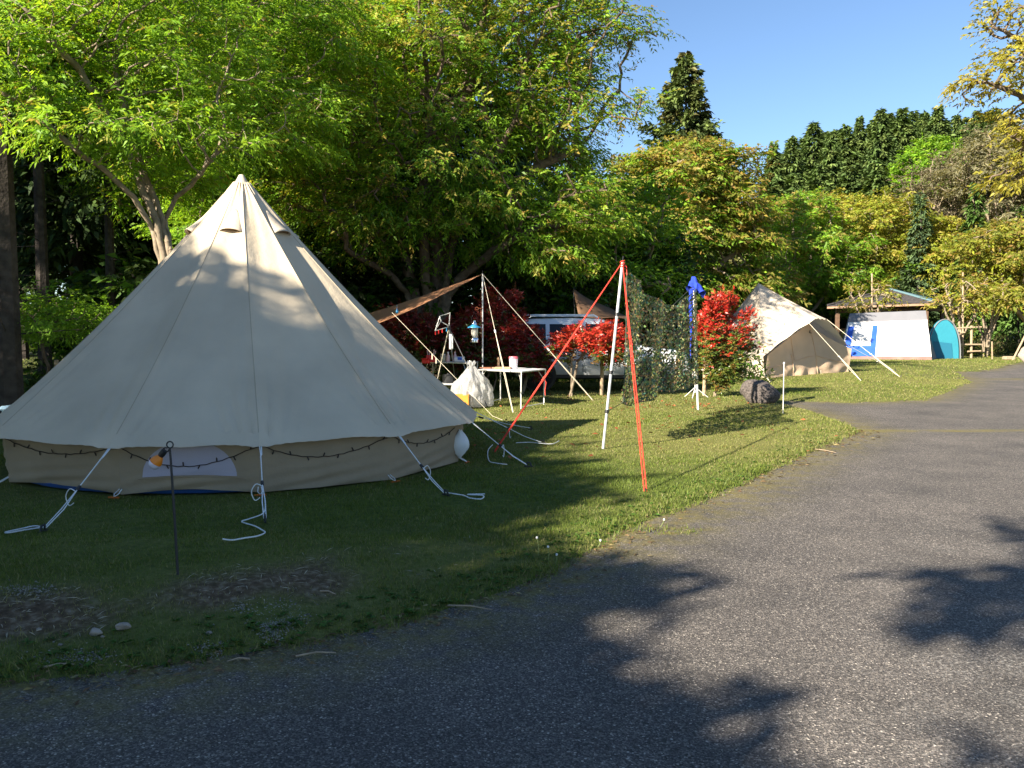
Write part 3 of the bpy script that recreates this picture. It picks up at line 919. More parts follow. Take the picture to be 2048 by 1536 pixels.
# bare and greyish trees on the slope
GREY = [(.17, .15, .09), (.15, .13, .075), (.18, .17, .09)]
mid_tree(1905, 560, 82, [(1905, 385, 4.2, 4, 3.6), (1880, 440, 3.0, 3, 2.0)], 'brown leafless looking tree on the slope among the conifers', 51, GREY, None, 0, n_spray=2400, leaf=(.34, .3), nst=7, fan=60, stem_top=110, clump=120)
mid_tree(2015, 560, 74, [(2015, 350, 4.0, 4, 4.4), (2040, 440, 3.2, 3, 3.0)], 'pale grey green tree on the slope at the right edge', 52, [(.22, .21, .12), (.19, .18, .10), (.25, .23, .13)], None, 0, n_spray=4600, leaf=(.34, .36), nst=5, fan=40, stem_top=120, clump=130)
mid_tree(1880, 520, 92, [(1870, 345, 4.6, 4, 3.2), (1830, 400, 3.4, 3, 2.4)], 'fresh green rounded tree on the slope below the skyline conifers', 53, LIME[1:] + GREEN[:2], None, 0, n_spray=4600, leaf=(.4, .45), stem_top=80)

# ------------------------------------------------------------------ conifers
def conifer_data(name, H, R, seed, cols, nbr=120, leaf=(.5, .4), per=60, z0=.12, power=.85, droop=.3, trunk_r=.25, rough=.25, dead=0, upturn=0.0):
    rng = np.random.default_rng(seed)
    tr = MB()
    tr.tube([(0, 0, -.3), (0, 0, H * .3), (rng.normal(0, .1), rng.normal(0, .1), H * .7), (0, 0, H * .985)], [trunk_r, trunk_r * .75, trunk_r * .36, .02], 7)
    pos = []; d = []; nr = []; col = []
    for i in range(nbr):
        t = (i + rng.random()) / nbr
        z = H * (z0 + (1 - z0) * t)
        az = i * 2.399 + rng.normal(0, .4)
        L = R * (1 - t) ** power * rng.uniform(1 - rough, 1 + rough) + .12
        if t < .12: L *= .7 + t * 2.5
        dirv = np.array([math.cos(az), math.sin(az), 0])
        n = max(6, int(per * (L / R + .08)))
        s = rng.random(n) ** .6
        wob = rng.normal(0, 1, (n, 3)) * np.array([.13, .13, .11]) * (L * .55 + .35)
        p = dirv * (s * L)[:, None] + np.array([0, 0, z]) + wob
        p[:, 2] += -droop * s * L + upturn * s ** 2 * L + .15 * (1 - s)
        pos.append(p)
        dd = norm(dirv + rng.normal(0, .5, (n, 3)) + np.array([0, 0, -droop + upturn]))
        d.append(dd)
        nr.append(norm(np.array([0, 0, 1.0]) + dirv * .6 + rng.normal(0, .5, (n, 3))))
        c = np.array(cols)[rng.integers(0, len(cols), 1)] * rng.uniform(.7, 1.3)
        col.append(c * rng.uniform(.75, 1.25, (n, 1)))
        if L > R * .3 and i % 3 == 0:
            e = Vector((dirv[0] * L * .8, dirv[1] * L * .8, z - droop * L * .8 + upturn * .64 * L))
            tr.tube([(0, 0, z), e], [trunk_r * .10, .008], 4, cap=False)
    for k in range(dead):
        z = H * rng.uniform(.05, z0 + .1); az = rng.random() * 6.28; L = R * rng.uniform(.4, .9)
        tr.tube([(0, 0, z), (math.cos(az) * L, math.sin(az) * L, z + rng.uniform(-.3, .5))], [.014, .005], 4, cap=False)
    pos = np.concatenate(pos); d = np.concatenate(d); nr = np.concatenate(nr); col = np.concatenate(col)
    L = rng.uniform(.6, 1.3, len(pos)) * leaf[0]
    V, F, T = leaves_mesh(pos, d, nr, L, L * leaf[1], col, .25)
    tm = bpy.data.meshes.new('trunk'); tm.from_pydata(tr.v, [], tr.f); tm.materials.append(M['bark_dark'])
    cm = np_mesh('crown', V, F, T); cm.materials.append(M['needle'])
    return tm, cm

def conifer(data, loc, label, group=None, sc=1.0, rz=0.0, name='conifer'):
    r = empty(name, loc, label, 'tree', group, rz)
    r.scale = sc if isinstance(sc, tuple) else (sc, sc, sc)
    for nm, me in zip(('trunk', 'crown'), data):
        o = bpy.data.objects.new(nm, me); C.objects.link(o); o.parent = r
    return r

HINOKI = [(.085, .135, .035), (.105, .155, .04), (.125, .17, .045), (.07, .11, .032)]
SUGI = [(.11, .15, .04), (.10, .125, .035), (.06, .085, .024), (.12, .115, .04)]
hd = [conifer_data('hinoki', 15, 3.1, 60 + k, HINOKI, 230, (.44, .42), 120, .06, .98, .16, .25, .30) for k in range(4)]
ordn = ['first', 'second', 'third', 'fourth', 'fifth', 'sixth', 'seventh', 'eighth', 'ninth', 'tenth', 'eleventh', 'twelfth', 'thirteenth', 'fourteenth']
sk = [(1548, 285), (1585, 272), (1628, 243), (1662, 262), (1692, 250), (1720, 232), (1762, 216), (1805, 215), (1850, 222), (1876, 212), (1913, 228), (1955, 220), (1990, 216), (2025, 240)]
for k, (px, py) in enumerate(sk):
    Yk = 100 + (k % 3) * 7 + k * 1.2
    top = at(px, py, Yk)
    z = float(gz(top.x, Yk))
    h = top.z - z
    w = 1.1 + .4 * ((k * 7) % 5) / 4
    conifer(hd[k % 4], (top.x, Yk, z - .2), 'dark conifer on the skyline, %s from the left in its row' % ordn[k], 'dark conifers along the skyline', (w * 1.05, w * 1.05, h / 15), k * 1.7)
lo = [(1640, 330, 88), (1700, 330, 90), (1755, 320, 88), (1820, 330, 94), (1590, 345, 90), (1880, 300, 98), (1540, 360, 86), (1950, 300, 96)]
for k, (px, py, Yk) in enumerate(lo):
    top = at(px, py, Yk); z = float(gz(top.x, Yk))
    conifer(hd[(k + 2) % 4], (top.x, Yk, z - .2), 'dark conifer on the slope before the skyline row, %s from the left' % ordn[[2, 3, 4, 5, 1, 6, 0, 7][k]], 'dark conifers on the slope below the skyline row', (1.5, 1.5, max(.5, (top.z - z) / 15)), k * 2.1)
for k, (px, py, Yk, lab) in enumerate(((1842, 385, 72, 'small bluish conifer beside the brown leafless looking tree'), (1951, 365, 70, 'small pointed bright green conifer in front of the pale grey tree'),
                                       (2046, 410, 68, 'small green conifer cut by the right edge'))):
    top = at(px, py, Yk); z = float(gz(top.x, Yk))
    h = top.z - z
    conifer(conifer_data('young', h, 1.9, 80 + k, [(.07, .13, .025), (.085, .15, .03), (.055, .10, .025)] if k else [(.06, .095, .04), (.07, .11, .04)], 130, (.42, .4), 55, .03, .8, .2, .16, .2), (top.x, Yk, z - .1), lab, None, 1, k)
for k in range(13):
    px, py = [(a_ + b_) / 2 for a_, b_ in zip(sk[k], sk[k + 1])]
    Yk = 124 + (k % 4) * 3
    top = at(px + (k % 3 - 1) * 5, py + 26 - (k * 5 % 4) * 8, Yk); z = float(gz(top.x, Yk))
    conifer(hd[(k * 3 + 1) % 4], (top.x, Yk, z - .2), 'dark conifer in the gaps behind the skyline row', 'dark conifers behind the skyline row', (1.5, 1.5, (top.z - z) / 15), k * 2.6)
# the tall cedar on its own against the sky
top = at(1371, 110, 58); z = float(gz(top.x, 58))
conifer(conifer_data('cedar', top.z - z, 4.6, 90, SUGI, 150, (.38, .5), 330, .25, .78, .10, .35, .34, upturn=.25), (top.x, 58, z), 'tall lone cedar pointing into the blue sky above the rust tinged tree', None, 1, .6, 'cedar_tree')

# the dark wood at the left
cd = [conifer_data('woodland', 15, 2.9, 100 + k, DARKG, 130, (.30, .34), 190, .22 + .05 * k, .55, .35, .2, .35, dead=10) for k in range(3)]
wood = [(-12.5, 24, 1.1), (-10.2, 27, 1.2), (-15, 29, 1.2), (-7.6, 29.5, 1.1), (-18.5, 26, 1.1), (-5.0, 32, 1.0), (-12.4, 33, 1.3), (-2.2, 34, .95), (-9, 36, 1.25), (-16, 37, 1.3),
        (-21.5, 32, 1.2), (-24, 38, 1.3), (-5.5, 40, 1.1), (.8, 37, .8), (-13, 43, 1.3), (-20, 44, 1.3), (3.2, 41, .72), (-1, 44, .95), (-27, 46, 1.3), (-8, 47, 1.2)]
for k, (x, y, sc) in enumerate(wood):
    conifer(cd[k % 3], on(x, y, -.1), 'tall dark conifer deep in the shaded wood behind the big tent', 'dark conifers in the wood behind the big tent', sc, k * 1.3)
# the front trunks of the wood
tl = on(at(12, 600, 14.5).x, 14.5, -.1)
fr = conifer_data('front', 17, 1.8, 120, DARKG, 46, (.3, .3), 60, .36, .5, .35, .23, .4, dead=18)
conifer(fr, tl, 'tall conifer with a thick bare grey trunk at the left edge of the picture', None, 1, .4)
conifer(fr, on(at(86, 600, 19).x, 19, -.1), 'dark conifer standing just right of the thick left edge trunk', None, (.7, .7, .85), 2.2)
conifer(fr, on(at(222, 600, 20).x, 20, -.1), 'slim black trunked conifer showing between the left edge trunk and the stems behind the tent', None, (.6, .6, .8), 4.0)
# off to the left, outside the picture, the wood goes on and shades what is in it
for k, (x, y, sc) in enumerate(((-14.4, 9.4, .5), (-16.2, 11.2, .66), (-20, 15, .75), (-22.5, 20.5, .85), (-24, 8, 1.1), (-26, 14, 1.2), (-28, 22, 1.2))):
    conifer(cd[k % 3], on(x, y, -.1), 'dark conifer of the wood beyond the left edge', 'conifers of the wood beyond the left edge', sc, k * 2.0)

# leafy undergrowth trees in the shade behind the big tree
for k, (x, y, h, lab) in enumerate(((-3.6, 27, 4.2, 'dark leafy small tree under the left side of the largest tree'), (.6, 27.5, 4.6, 'dark leafy small tree behind the white car'), (4.4, 30, 4.8, 'dark leafy small tree behind the brown tarp over the car'),
                                    (-6.6, 25.5, 4.4, 'dark leafy small tree behind the right slope of the big tent'), (-9.2, 21.5, 3.0, 'dark leafy bush at the foot of the black trunked conifers'))):
    b = on(x, y, -.1)
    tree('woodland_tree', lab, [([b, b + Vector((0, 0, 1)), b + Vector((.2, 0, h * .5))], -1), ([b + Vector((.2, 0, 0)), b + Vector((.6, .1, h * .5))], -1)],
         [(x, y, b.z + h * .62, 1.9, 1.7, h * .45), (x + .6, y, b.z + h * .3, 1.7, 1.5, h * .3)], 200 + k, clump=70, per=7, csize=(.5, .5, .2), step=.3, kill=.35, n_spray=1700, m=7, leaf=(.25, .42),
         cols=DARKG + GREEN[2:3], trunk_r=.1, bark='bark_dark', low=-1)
mid_tree(1180, 690, 29, [(1150, 500, 1.8, 1.6, 1.5), (1230, 450, 1.6, 1.6, 1.2), (1120, 580, 1.4, 1.4, 1.0), (1240, 580, 1.2, 1.4, .9)], 'leafy green tree behind the tarp pole and the brown tarp over the car', 29, LIME[1:] + GREEN, None, 0, n_spray=5200, leaf=(.17, .42), stem_top=90, cs=.6)
# the two bright leafy branches low in the wood
for px, py, Y, lab, sd in ((60, 640, 15.5, 'spindly green sapling catching light by the left edge trunk', 231), (140, 660, 17, 'dim leafy sapling in the wood left of the big tent', 232), (430, 440, 18.5, 'bright leafy sapling showing just left of the tent peak', 233)):
    c = at(px, py, Y); b = on(c.x + .3, Y, -.1)
    tree('sapling', lab, [([b, (b.x, b.y, (b.z + c.z) / 2), (c.x + .15, c.y, c.z - .1)], -1)], [(c.x, c.y, c.z, .9, .7, .5 if sd != 233 else 1.5)], sd, clump=26, per=6, csize=(.3, .3, .08), step=.18, kill=.22,
         n_spray=520 if sd != 233 else 1500, m=7, leaf=(.085, .4), cols=GREEN[:2] + LIME[1:2] if sd != 233 else LIME, trunk_r=.03, spread=.12, slen=(.18, .35), tip=.004)

# broad trees behind the viewer: nothing of them is in the picture but their shade on road, lawn and tent
for k, (x, y, lobes, n, lab) in enumerate((
        (-14.2, -1.7, [(0, 0, 6.75, 2.4, 2.4, 2.9), (.5, 0, 3.6, 2.2, 2.2, 1.6), (1.0, -1.0, 7.0, 1.5, 1.5, 2.3)], 6500, 'broad tree behind the viewer shading the big tent'),
        (-10.2, -3.6, [(0, 0, 5.2, 1.7, 1.7, 1.8), (.3, .2, 3.2, 1.5, 1.5, 1.2)], 5600, 'broad tree behind the viewer shading the near lawn'),
        (-8.2, -5.2, [(-.4, 0, 4.55, 1.1, 1.1, .6), (-1, .8, 5.0, 1.4, 1.2, .9), (-.6, 1.6, 4.5, 1.2, 1.2, .8), (2.15, .75, 6.6, .3, .3, .1), (2.7, 1.05, 6.65, .4, .4, .1), (2.6, .4, 6.3, .3, .3, .1), (3.2, .9, 6.7, .4, .4, .1)], 6800, 'tree with a high side branch behind the viewer shading the near road'),
        (-17.8, -1.0, [(0, 0, 6.6, 2.6, 2.6, 3.0), (.5, 0, 3.4, 2.3, 2.3, 1.6)], 5600, 'tall tree behind the viewer beside the wood'))):
    b = on(x, y, -.1)
    tree('shade_tree', lab, [([b, b + Vector((0, 0, 1.8)), b + Vector((.2, 0, 4.2))], -1)], [(x + a_, y + c_, b.z + z_, *r_) for a_, c_, z_, *r_ in lobes], 300 + k,
         clump=110 if k != 2 else 230, per=6, csize=(.5, .5, .2) if k != 2 else (.35, .35, .15), step=.4, kill=.45, n_spray=n, m=6, leaf=(.33, .45), cols=GREEN, trunk_r=.18, spread=.28, low=-1, inner=.1, reach=6)

# ------------------------------------------------------------------ the big bell tent
TC = Vector((-3.05, 9.65, 0))
TZ = float(gz(TC.x, TC.y))
APEX = at(483, 356, 9.65)
TR, TE = 2.68, .485                         # radius and height of the eave corners
NSEG = 12
A0 = math.radians(-98)
tent = empty('bell_tent', (TC.x, TC.y, TZ), 'largest tent, cream canvas cone with twelve seams, nearest to the viewer on the left lawn', 'tent')

ANG = [math.radians(a) for a in (-98, -71, -42.5, -13, 17, 47, 77, 107, 137, 167, 197, 227, 262)]
def seg_polar(k, u):
    k = k % NSEG
    w = ANG[k + 1] - ANG[k]
    return ANG[k] + w * u, math.cos(w / 2) / math.cos(w * (u - .5))

def roof_pt(k, u, v, out=0.0):
    a, c = seg_polar(k, u)
    s = math.sin(math.pi * u)
    vv = min(v, 1)
    lean = (APEX.xy - TC.xy) * (1 - v)
    R = .045 + (TR - .045) * v
    c = 1 + (c - 1) * min(1, v * 3)
    z = APEX.z - (APEX.z - TE) * (vv + .16 * vv * (1 - vv))
    R *= c
    c = 1 + (c - 1) * 1.0
    R -= s * .03 * math.sin(math.pi * vv) - s * .035 * sstep(.6, 1, vv)
    z += s * (.012 * float(sstep(.82, 1, vv)) - .035 * math.sin(math.pi * vv))
    for du, ph in ((u, 0), (1 - u, 1.7)):                     # folds fanning up from each corner
        fall = math.exp(-((1 - vv) / .26)) * math.exp(-(du / .24))
        fan = du / (1.04 - vv + .16)
        z += .085 * fall * (1 - .85 * float(sstep(.93, 1, vv))) * (abs(math.sin(fan * 8 + ph + k)) - .5) * float(sstep(0, .06, du))
        long_ = math.exp(-((du - .05) / .045) ** 2) * sstep(.25, .7, vv)
        z -= .012 * float(long_)
    top = math.exp(-vv / .10)
    z += .010 * top * math.sin(u * 2 * math.pi * 2 + k)
    z += .008 * math.sin(u * 5.2 + vv * 9 + k * 2.2) * s + .005 * math.sin(u * 13 + vv * 17 + k) * s
    R += out; z += out * .6
    return Vector((TC.x + lean.x + R * math.cos(a), TC.y + lean.y + R * math.sin(a), z))

b = MB()
for k in range(NSEG):
    b.grid(lambda u, v: roof_pt(k, u, .02 + .98 * v), 44, 50)
b.build('canvas_roof', M['canvas'], tent, smooth=True)
for k in range(NSEG):
    s_ = MB(); s_.tube([roof_pt(k, 0, .06 + .93 * i / 24, .0) for i in range(25)], .0045, 5, cap=False)
    s_.build('seam', M['seam'], tent, smooth=True)
    h_ = MB(); h_.grid(lambda u, v: roof_pt(k, u, .955 + .047 * v, .006), 30, 2)
    h_.build('hem', M['canvas'], tent, smooth=True)
b = MB()
b.lathe([(.012, .03), (.03, .022), (.06, -.04), (.10, -.10), (.155, -.175), (.165, -.195)], APEX + Vector((0, 0, .01)), 24)
b.build('peak_cap', M['canvas_cap'], tent, smooth=True)
for k in (0, 2, 10, 4, 8):
    v0 = .215
    p0 = roof_pt(k, .5, v0, .004)
    sl = (roof_pt(k, .5, v0 + .02) - roof_pt(k, .5, v0 - .02)).normalized()
    tg = (roof_pt(k, .6, v0) - roof_pt(k, .4, v0)).normalized()
    nn = tg.cross(sl)
    if nn.z < 0: nn = -nn
    hood = lambda u, v: p0 + sl * (v * .36 - .36) + tg * (.012 + .115 * v ** .8) * math.cos(u * math.pi) + nn * ((.003 + .065 * v ** 1.6) * math.sin(u * math.pi) + .003)
    b = MB(); b.grid(hood, 14, 10)
    ve = b.build('vent', M['canvas_cap'], tent, smooth=True, solid=.004)
    b = MB()
    arc = [hood(i / 12, .93) - sl * .006 for i in range(13)]
    b.add([p0 - sl * .04 + nn * .004] + arc, [(0, i + 1, i + 2) for i in range(12)])
    b.build('vent_gauze', M['dark_inside'], ve)

WR = 2.52
def wall_pt(k, u, v, out=0.0):
    a, c = seg_polar(k, u)
    s = math.sin(math.pi * u)
    R = ((TR - .13) * (1 - v) + WR * v) * c
    R += .018 * s * math.sin(v * 3) + .010 * math.sin(v * 26 + u * 9 + k * 3) * v ** 2 * (.4 + s) + .006 * math.sin(u * 23 + k + v * 4) * s + out
    x = TC.x + R * math.cos(a); y = TC.y + R * math.sin(a)
    g = float(gz(x, y))
    lift = .02 + .035 * s * (k in (11, 10, 0))
    z = (TE + .035) * (1 - v) + (g + lift) * v
    return Vector((x, y, z))
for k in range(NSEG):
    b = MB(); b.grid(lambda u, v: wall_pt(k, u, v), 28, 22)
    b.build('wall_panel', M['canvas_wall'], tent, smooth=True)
b = MB()
b.grid(lambda s, t: wall_pt(0, .5 + (s - .5) * .68 * math.sqrt(max(0, 1 - (t * .96) ** 2)), .70 - t * .68, .005), 24, 10)
wnd = b.build('gauze_window', M['mesh_win'], tent, smooth=True)
b = MB()
b.tube([wall_pt(0, .13 + .74 * i / 16, .725, .006) for i in range(17)], .006, 5)
b.build('window_hem', M['canvas_wall'], wnd)
b = MB()
b.lathe([(WR - .14, .002), (WR - .115, .012), (WR - .11, .04), (WR - .125, .05), (WR - .3, .05), (0, .05)], (TC.x, TC.y, TZ), 48)
b.build('ground_sheet', M['blue_sheet'], tent, smooth=True)
for k in (11, 0, 1, 2, 3):                                    # peg loops at the foot of the wall
    f = wall_pt(k, 0, 1, .005)
    o_ = Vector((f.x - TC.x, f.y - TC.y, 0)).normalized()
    sd = Vector((-o_.y, o_.x, 0))
    b = MB(); b.tube([f + Vector((0, 0, .05)) + sd * .012, f + o_ * .06 + sd * .02 + Vector((0, 0, .02)), f + o_ * .10, f + o_ * .06 - sd * .02 + Vector((0, 0, .02)), f + Vector((0, 0, .05)) - sd * .012], .005, 5)
    lp = b.build('peg_loop', M['rope_white'], tent, smooth=True)
    b = MB()
    q = on(f.x + o_.x * .10, f.y + o_.y * .10)
    b.tube([q - o_ * .01 + Vector((0, 0, -.05)), q + Vector((0, 0, .015)), q + o_ * .03 + Vector((0, 0, .02))], .006, 6)
    b.tube([q - sd * .05 + Vector((0, 0, .016)), q + sd * .05 + Vector((0, 0, .016))], .008, 6)
    b.build('peg', M['orange_peg'], lp)
pegs = {0: G(90, 1064), 1: G(530, 1044), 2: G(889, 992), 3: G(1054, 935), 4: G(1082, 889), 5: G(1060, 860)}
for k in range(NSEG):
    E = roof_pt(k, 0, 1.0)
    o_ = Vector((E.x - TC.x, E.y - TC.y, 0)).normalized()
    pg = pegs.get(k) or on(E.x + o_.x * 1.25, E.y + o_.y * 1.25)
    mid = E.lerp(pg, .52)
    sd = Vector((-o_.y, o_.x, 0))
    b = MB()
    b.tube([E, E.lerp(pg, .14) + sd * .004, mid], .005, 6)
    b.tube([E + sd * .015, E.lerp(pg, .12) + sd * .012, E.lerp(pg, .16)], .005, 5)
    top = Vector((0, 0, .03))
    b.tube([mid, mid.lerp(pg, .5) + sd * .013, pg + top + sd * .008], .0044, 5)
    b.tube([mid, mid.lerp(pg, .5) - sd * .010, pg + top - sd * .008], .0044, 5)
    rp = b.build('guy_line', M['rope_white'], tent, smooth=True)
    b = MB(); b.tube([E.lerp(pg, .50), E.lerp(pg, .545)], .014, 7)
    b.build('slider', M['black'], rp)
    b = MB()
    b.tube([pg + Vector((0, 0, -.08)), pg + Vector((0, 0, .055))], .008, 6)
    b.tube([pg + Vector((0, 0, .055)), pg + o_ * .035 + Vector((0, 0, .05)), pg + o_ * .045 + Vector((0, 0, .02))], .009, 6)
    b.tube([pg + Vector((0, 0, .012)) - o_ * .03, pg + o_ * .07 + Vector((0, 0, .012))], .008, 6)
    b.build('peg', M['black'], rp)
    le = None
    if k == 0: le = [(90, 1062), (70, 1058), (40, 1064), (12, 1071), (18, 1073), (50, 1066), (88, 1060)]
    if k == 1: le = [(530, 1002), (528, 1030), (500, 1043), (484, 1048), (490, 1052), (510, 1058), (524, 1066), (530, 1072), (515, 1080), (490, 1083), (465, 1087), (446, 1085)]
    if k == 2: le = [(890, 990), (905, 992), (928, 996), (940, 1001), (962, 1003), (966, 996), (935, 994), (970, 993)]
    if k == 3: le = [(985, 893), (976, 905), (978, 925), (992, 930), (1014, 933)]
    if k == 4: le = [(1032, 889), (1060, 888), (1080, 890), (1105, 891), (1118, 885)]
    if le:
        b = MB()
        q = [G(*p) + Vector((0, 0, .022)) for p in le]
        pts = smooth_path(q)
        b.tube(pts, .0052, 6)
        b.build('loose_end', M['rope_white'], rp, smooth=True)
    if k in (0, 1, 2, 3, 4):                                  # the slack loop under the slider
        b = MB()
        c0 = E.lerp(pg, .56)
        lat = sd if k in (0, 1) else -sd
        b.tube(smooth_path([c0, c0 + lat * -.05 + Vector((0, 0, .02)), c0 + lat * -.085 - Vector((0, 0, .04)), c0 + lat * -.06 - Vector((0, 0, .11)), c0 + lat * -.02 - Vector((0, 0, .09))], 4), .0042, 6)
        b.build('slack_loop', M['rope_white'], rp, smooth=True)

# string of small lights under the eave
lights = empty('string_lights', (TC.x, TC.y, TE), 'dark string of tiny lights looped along the wall of the largest tent', 'fairy lights')
wp = []; stubs = []
for k in (11, 0, 1, 2):
    sg = {11: .10, 0: .17, 1: .14, 2: .13}[k]
    for i in range(24 if k != 2 else 23):
        u = i / 24
        p = wall_pt(k, .02 + .96 * u, .06, .02)
        p.z = TE - .015 - sg * 4 * u * (1 - u) * (1.12 - .24 * u) + .004 * math.sin(i * 2.4)
        q = wall_pt(k, .02 + .96 * u, max(0, min(1, (TE - p.z) / .46)), .012)
        wp.append(Vector((q.x, q.y, p.z)))
        if i % 3 == 2: stubs.append((len(wp) - 1, 1 if (i // 3) % 2 else -1))
b = MB(); b.tube(wp, .0042, 5); b.build('wire', M['wire'], lights, smooth=True)
b = MB(); b.lathe([(.003, 0), (.006, .008), (.006, .030), (.004, .036), (0, .038)], (0, 0, 0), 6)
me_b = b.build('light_bulb', M['wire'], lights, local=True)
for j, (i, sgn) in enumerate(stubs):
    o = me_b if j == 0 else me_b.copy()
    if j: C.objects.link(o)
    o.location = wp[i] - Vector((TC.x, TC.y, TE))
    o.rotation_euler = (0 if sgn > 0 else math.pi, .5 * math.sin(j * 1.7), 0)
# white plastic bag on the corner of the wall
pb = wall_pt(2, .97, .55, .03)
b = MB()
b.grid(lambda u, v: pb + Vector(((.05 + .03 * math.sin(v * 3)) * math.cos(u * 6.283) * (.3 + math.sin(v * math.pi)), .05 * math.sin(u * 6.283) * (.4 + math.sin(v * math.pi)), .14 - .3 * v + .012 * math.sin(u * 19 + v * 8))), 14, 10)
tag(b.build('hanging_bag', M['white_plastic'], None, smooth=True), 'small white bag hanging at the far right corner of the largest tent wall', 'bag')

# lantern stake with its orange lantern
ps = G(357, 1150)
tp = at(340, 896, ps.y + .02)
st_ = empty('lantern_stake', ps, 'thin dark iron stake with a ring top standing in the lawn before the tent', 'stake')
b = MB(); b.tube([ps + Vector((0, 0, -.1)), ps.lerp(tp, .5), tp], [.0075, .0075, .006], 7); b.build('rod', M['iron'], st_)
b = MB()
b.tube([tp + Vector((.018 * math.sin(t), 0, .018 - .018 * math.cos(t))) for t in [i * .55 for i in range(12)]], .0042, 6)
b.tube([tp, tp + Vector((-.012, 0, -.02)), tp + Vector((-.03, 0, -.015)), tp + Vector((-.036, 0, .0))], .0042, 6)
b.build('hook_ring', M['iron'], st_)
ln = empty('bulb_lantern', tp + Vector((-.03, 0, -.01)), 'orange bulb shaped camping lantern hanging from the iron stake', 'lantern')
Mx = Matrix.Rotation(math.radians(38), 3, 'Y').to_4x4()
hp = tp + Vector((-.028, 0, -.012))
b = MB(); b.lathe([(.010, 0), (.017, -.004), (.018, -.03), (.015, -.042)], hp, 16, Mx); b.tube([hp + Vector((.012, 0, .012)), hp + Vector((.0, 0, .016)), hp + Vector((-.004, 0, .002))], .003, 5)
b.build('socket', M['black'], ln, smooth=True)
b = MB(); b.lathe([(.015, -.042), (.022, -.052), (.031, -.07), (.034, -.088)], hp, 20, Mx); b.build('orange_shell', M['orange'], ln, smooth=True)
b = MB(); b.lathe([(.0335, -.088), (.0335, -.097), (.030, -.110), (.020, -.120), (0, -.124)], hp, 20, Mx); b.build('diffuser', M['bulb'], ln, smooth=True)

# pale blue cooler peeping out at the left
c = at(34, 812, 11.2); c = on(c.x, 11.2)
co = empty('cooler_box', c, 'pale blue cooler box half hidden behind the left slope of the largest tent', 'cooler')
b = MB(); b.box(c + Vector((.1, 0, .20)), (.5, .36, .36), bev=.04); b.build('body', M['cool_blue'], co, smooth=True)
b = MB(); b.box(c + Vector((.1, 0, .42)), (.52, .38, .07), bev=.03); b.build('lid', M['cool_blue'], co, smooth=True)
# weathered post by the wood
c = on(at(112, 730, 15.5).x, 15.5)
b = MB(); b.tube([c + Vector((0, 0, -.1)), c + Vector((.01, 0, .92))], [.045, .042], 9)
tag(b.build('wooden_post', M['stake_wood'], None, smooth=True), 'short weathered grey post at the edge of the wood left of the largest tent', 'post')

# ------------------------------------------------------------------ net, its poles and ropes
def pole(name, label, a, b_, r, collars, mat_, tip=True):
    o = empty(name, a, label, 'pole')
    k = MB(); k.tube([a, b_], r, 10); k.build('tube', mat_, o, smooth=True)
    for t in collars:
        p = a.lerp(b_, t); d = (b_ - a).normalized()
        k = MB(); k.tube([p - d * .022, p + d * .022], r * 1.5, 10); k.build('collar', M['black'], o, smooth=True)
    if tip:
        d = (b_ - a).normalized()
        k = MB(); k.tube([b_, b_ + d * .07], r * .35, 6); k.build('spike', M['iron'], o)
    return o
p1a = G(1206, 898)
p1b = at(1245, 524, p1a.y + .15)
pole('tarp_pole', 'tall pale aluminium pole with black collars holding the near end of the net', p1a, p1b, .0175, (.20, .41, .72), M['alu'])
def double_rope(name, label, a, b_, mat_, gap=.03, r=.006, knot=None):
    o = empty(name, b_, label, 'rope')
    d = (b_ - a); sd = Vector((1, 0, 0))
    k = MB()
    k.tube([a, a.lerp(b_, .5) + sd * gap * .25, b_ + sd * gap * .3], r, 6)
    k.tube([a, a.lerp(b_, .5) - sd * gap * .25, b_ - sd * gap * .3], r, 6)
    k.build('line', mat_, o, smooth=True)
    if knot:
        q = a.lerp(b_, knot); k = MB()
        k.tube([q + d.normalized() * .03, q - d.normalized() * .03], .016, 7)
        k.tube([q, q + Vector((.03, 0, -.04)), q + Vector((.015, 0, -.14)), q + Vector((.02, 0, -.2))], r * .9, 5)
        k.build('knot', mat_, o, smooth=True)
    k = MB(); k.tube([b_ + Vector((0, 0, -.06)), b_ + Vector((0, 0, .03))], .007, 6); k.build('peg', M['iron'], o)
    return o
double_rope('guy_rope', 'red doubled rope running from the tall pale pole down toward the viewer', p1b, G(1291, 983), M['rope_red'], .04, knot=.40)
double_rope('guy_rope', 'red rope slanting from the tall pale pole down to the left by the largest tent', p1b, G(988, 905), M['rope_red'], .02, knot=.62)
k = MB()
for s in range(3):
    k.tube([p1b + Vector((.028 * math.cos(t), .028 * math.sin(t), -.02 - .03 * s + .006 * t)) for t in [i * .7 for i in range(9)]], .008, 6)
k.tube([p1b + Vector((.02, 0, -.02)), p1b + Vector((.05, 0, -.06)), p1b + Vector((.055, 0, -.16))], .006, 5)
tag(k.build('rope_knot', M['rope_red'], None, smooth=True), 'red knot wound round the top of the tall pale pole', 'knot')

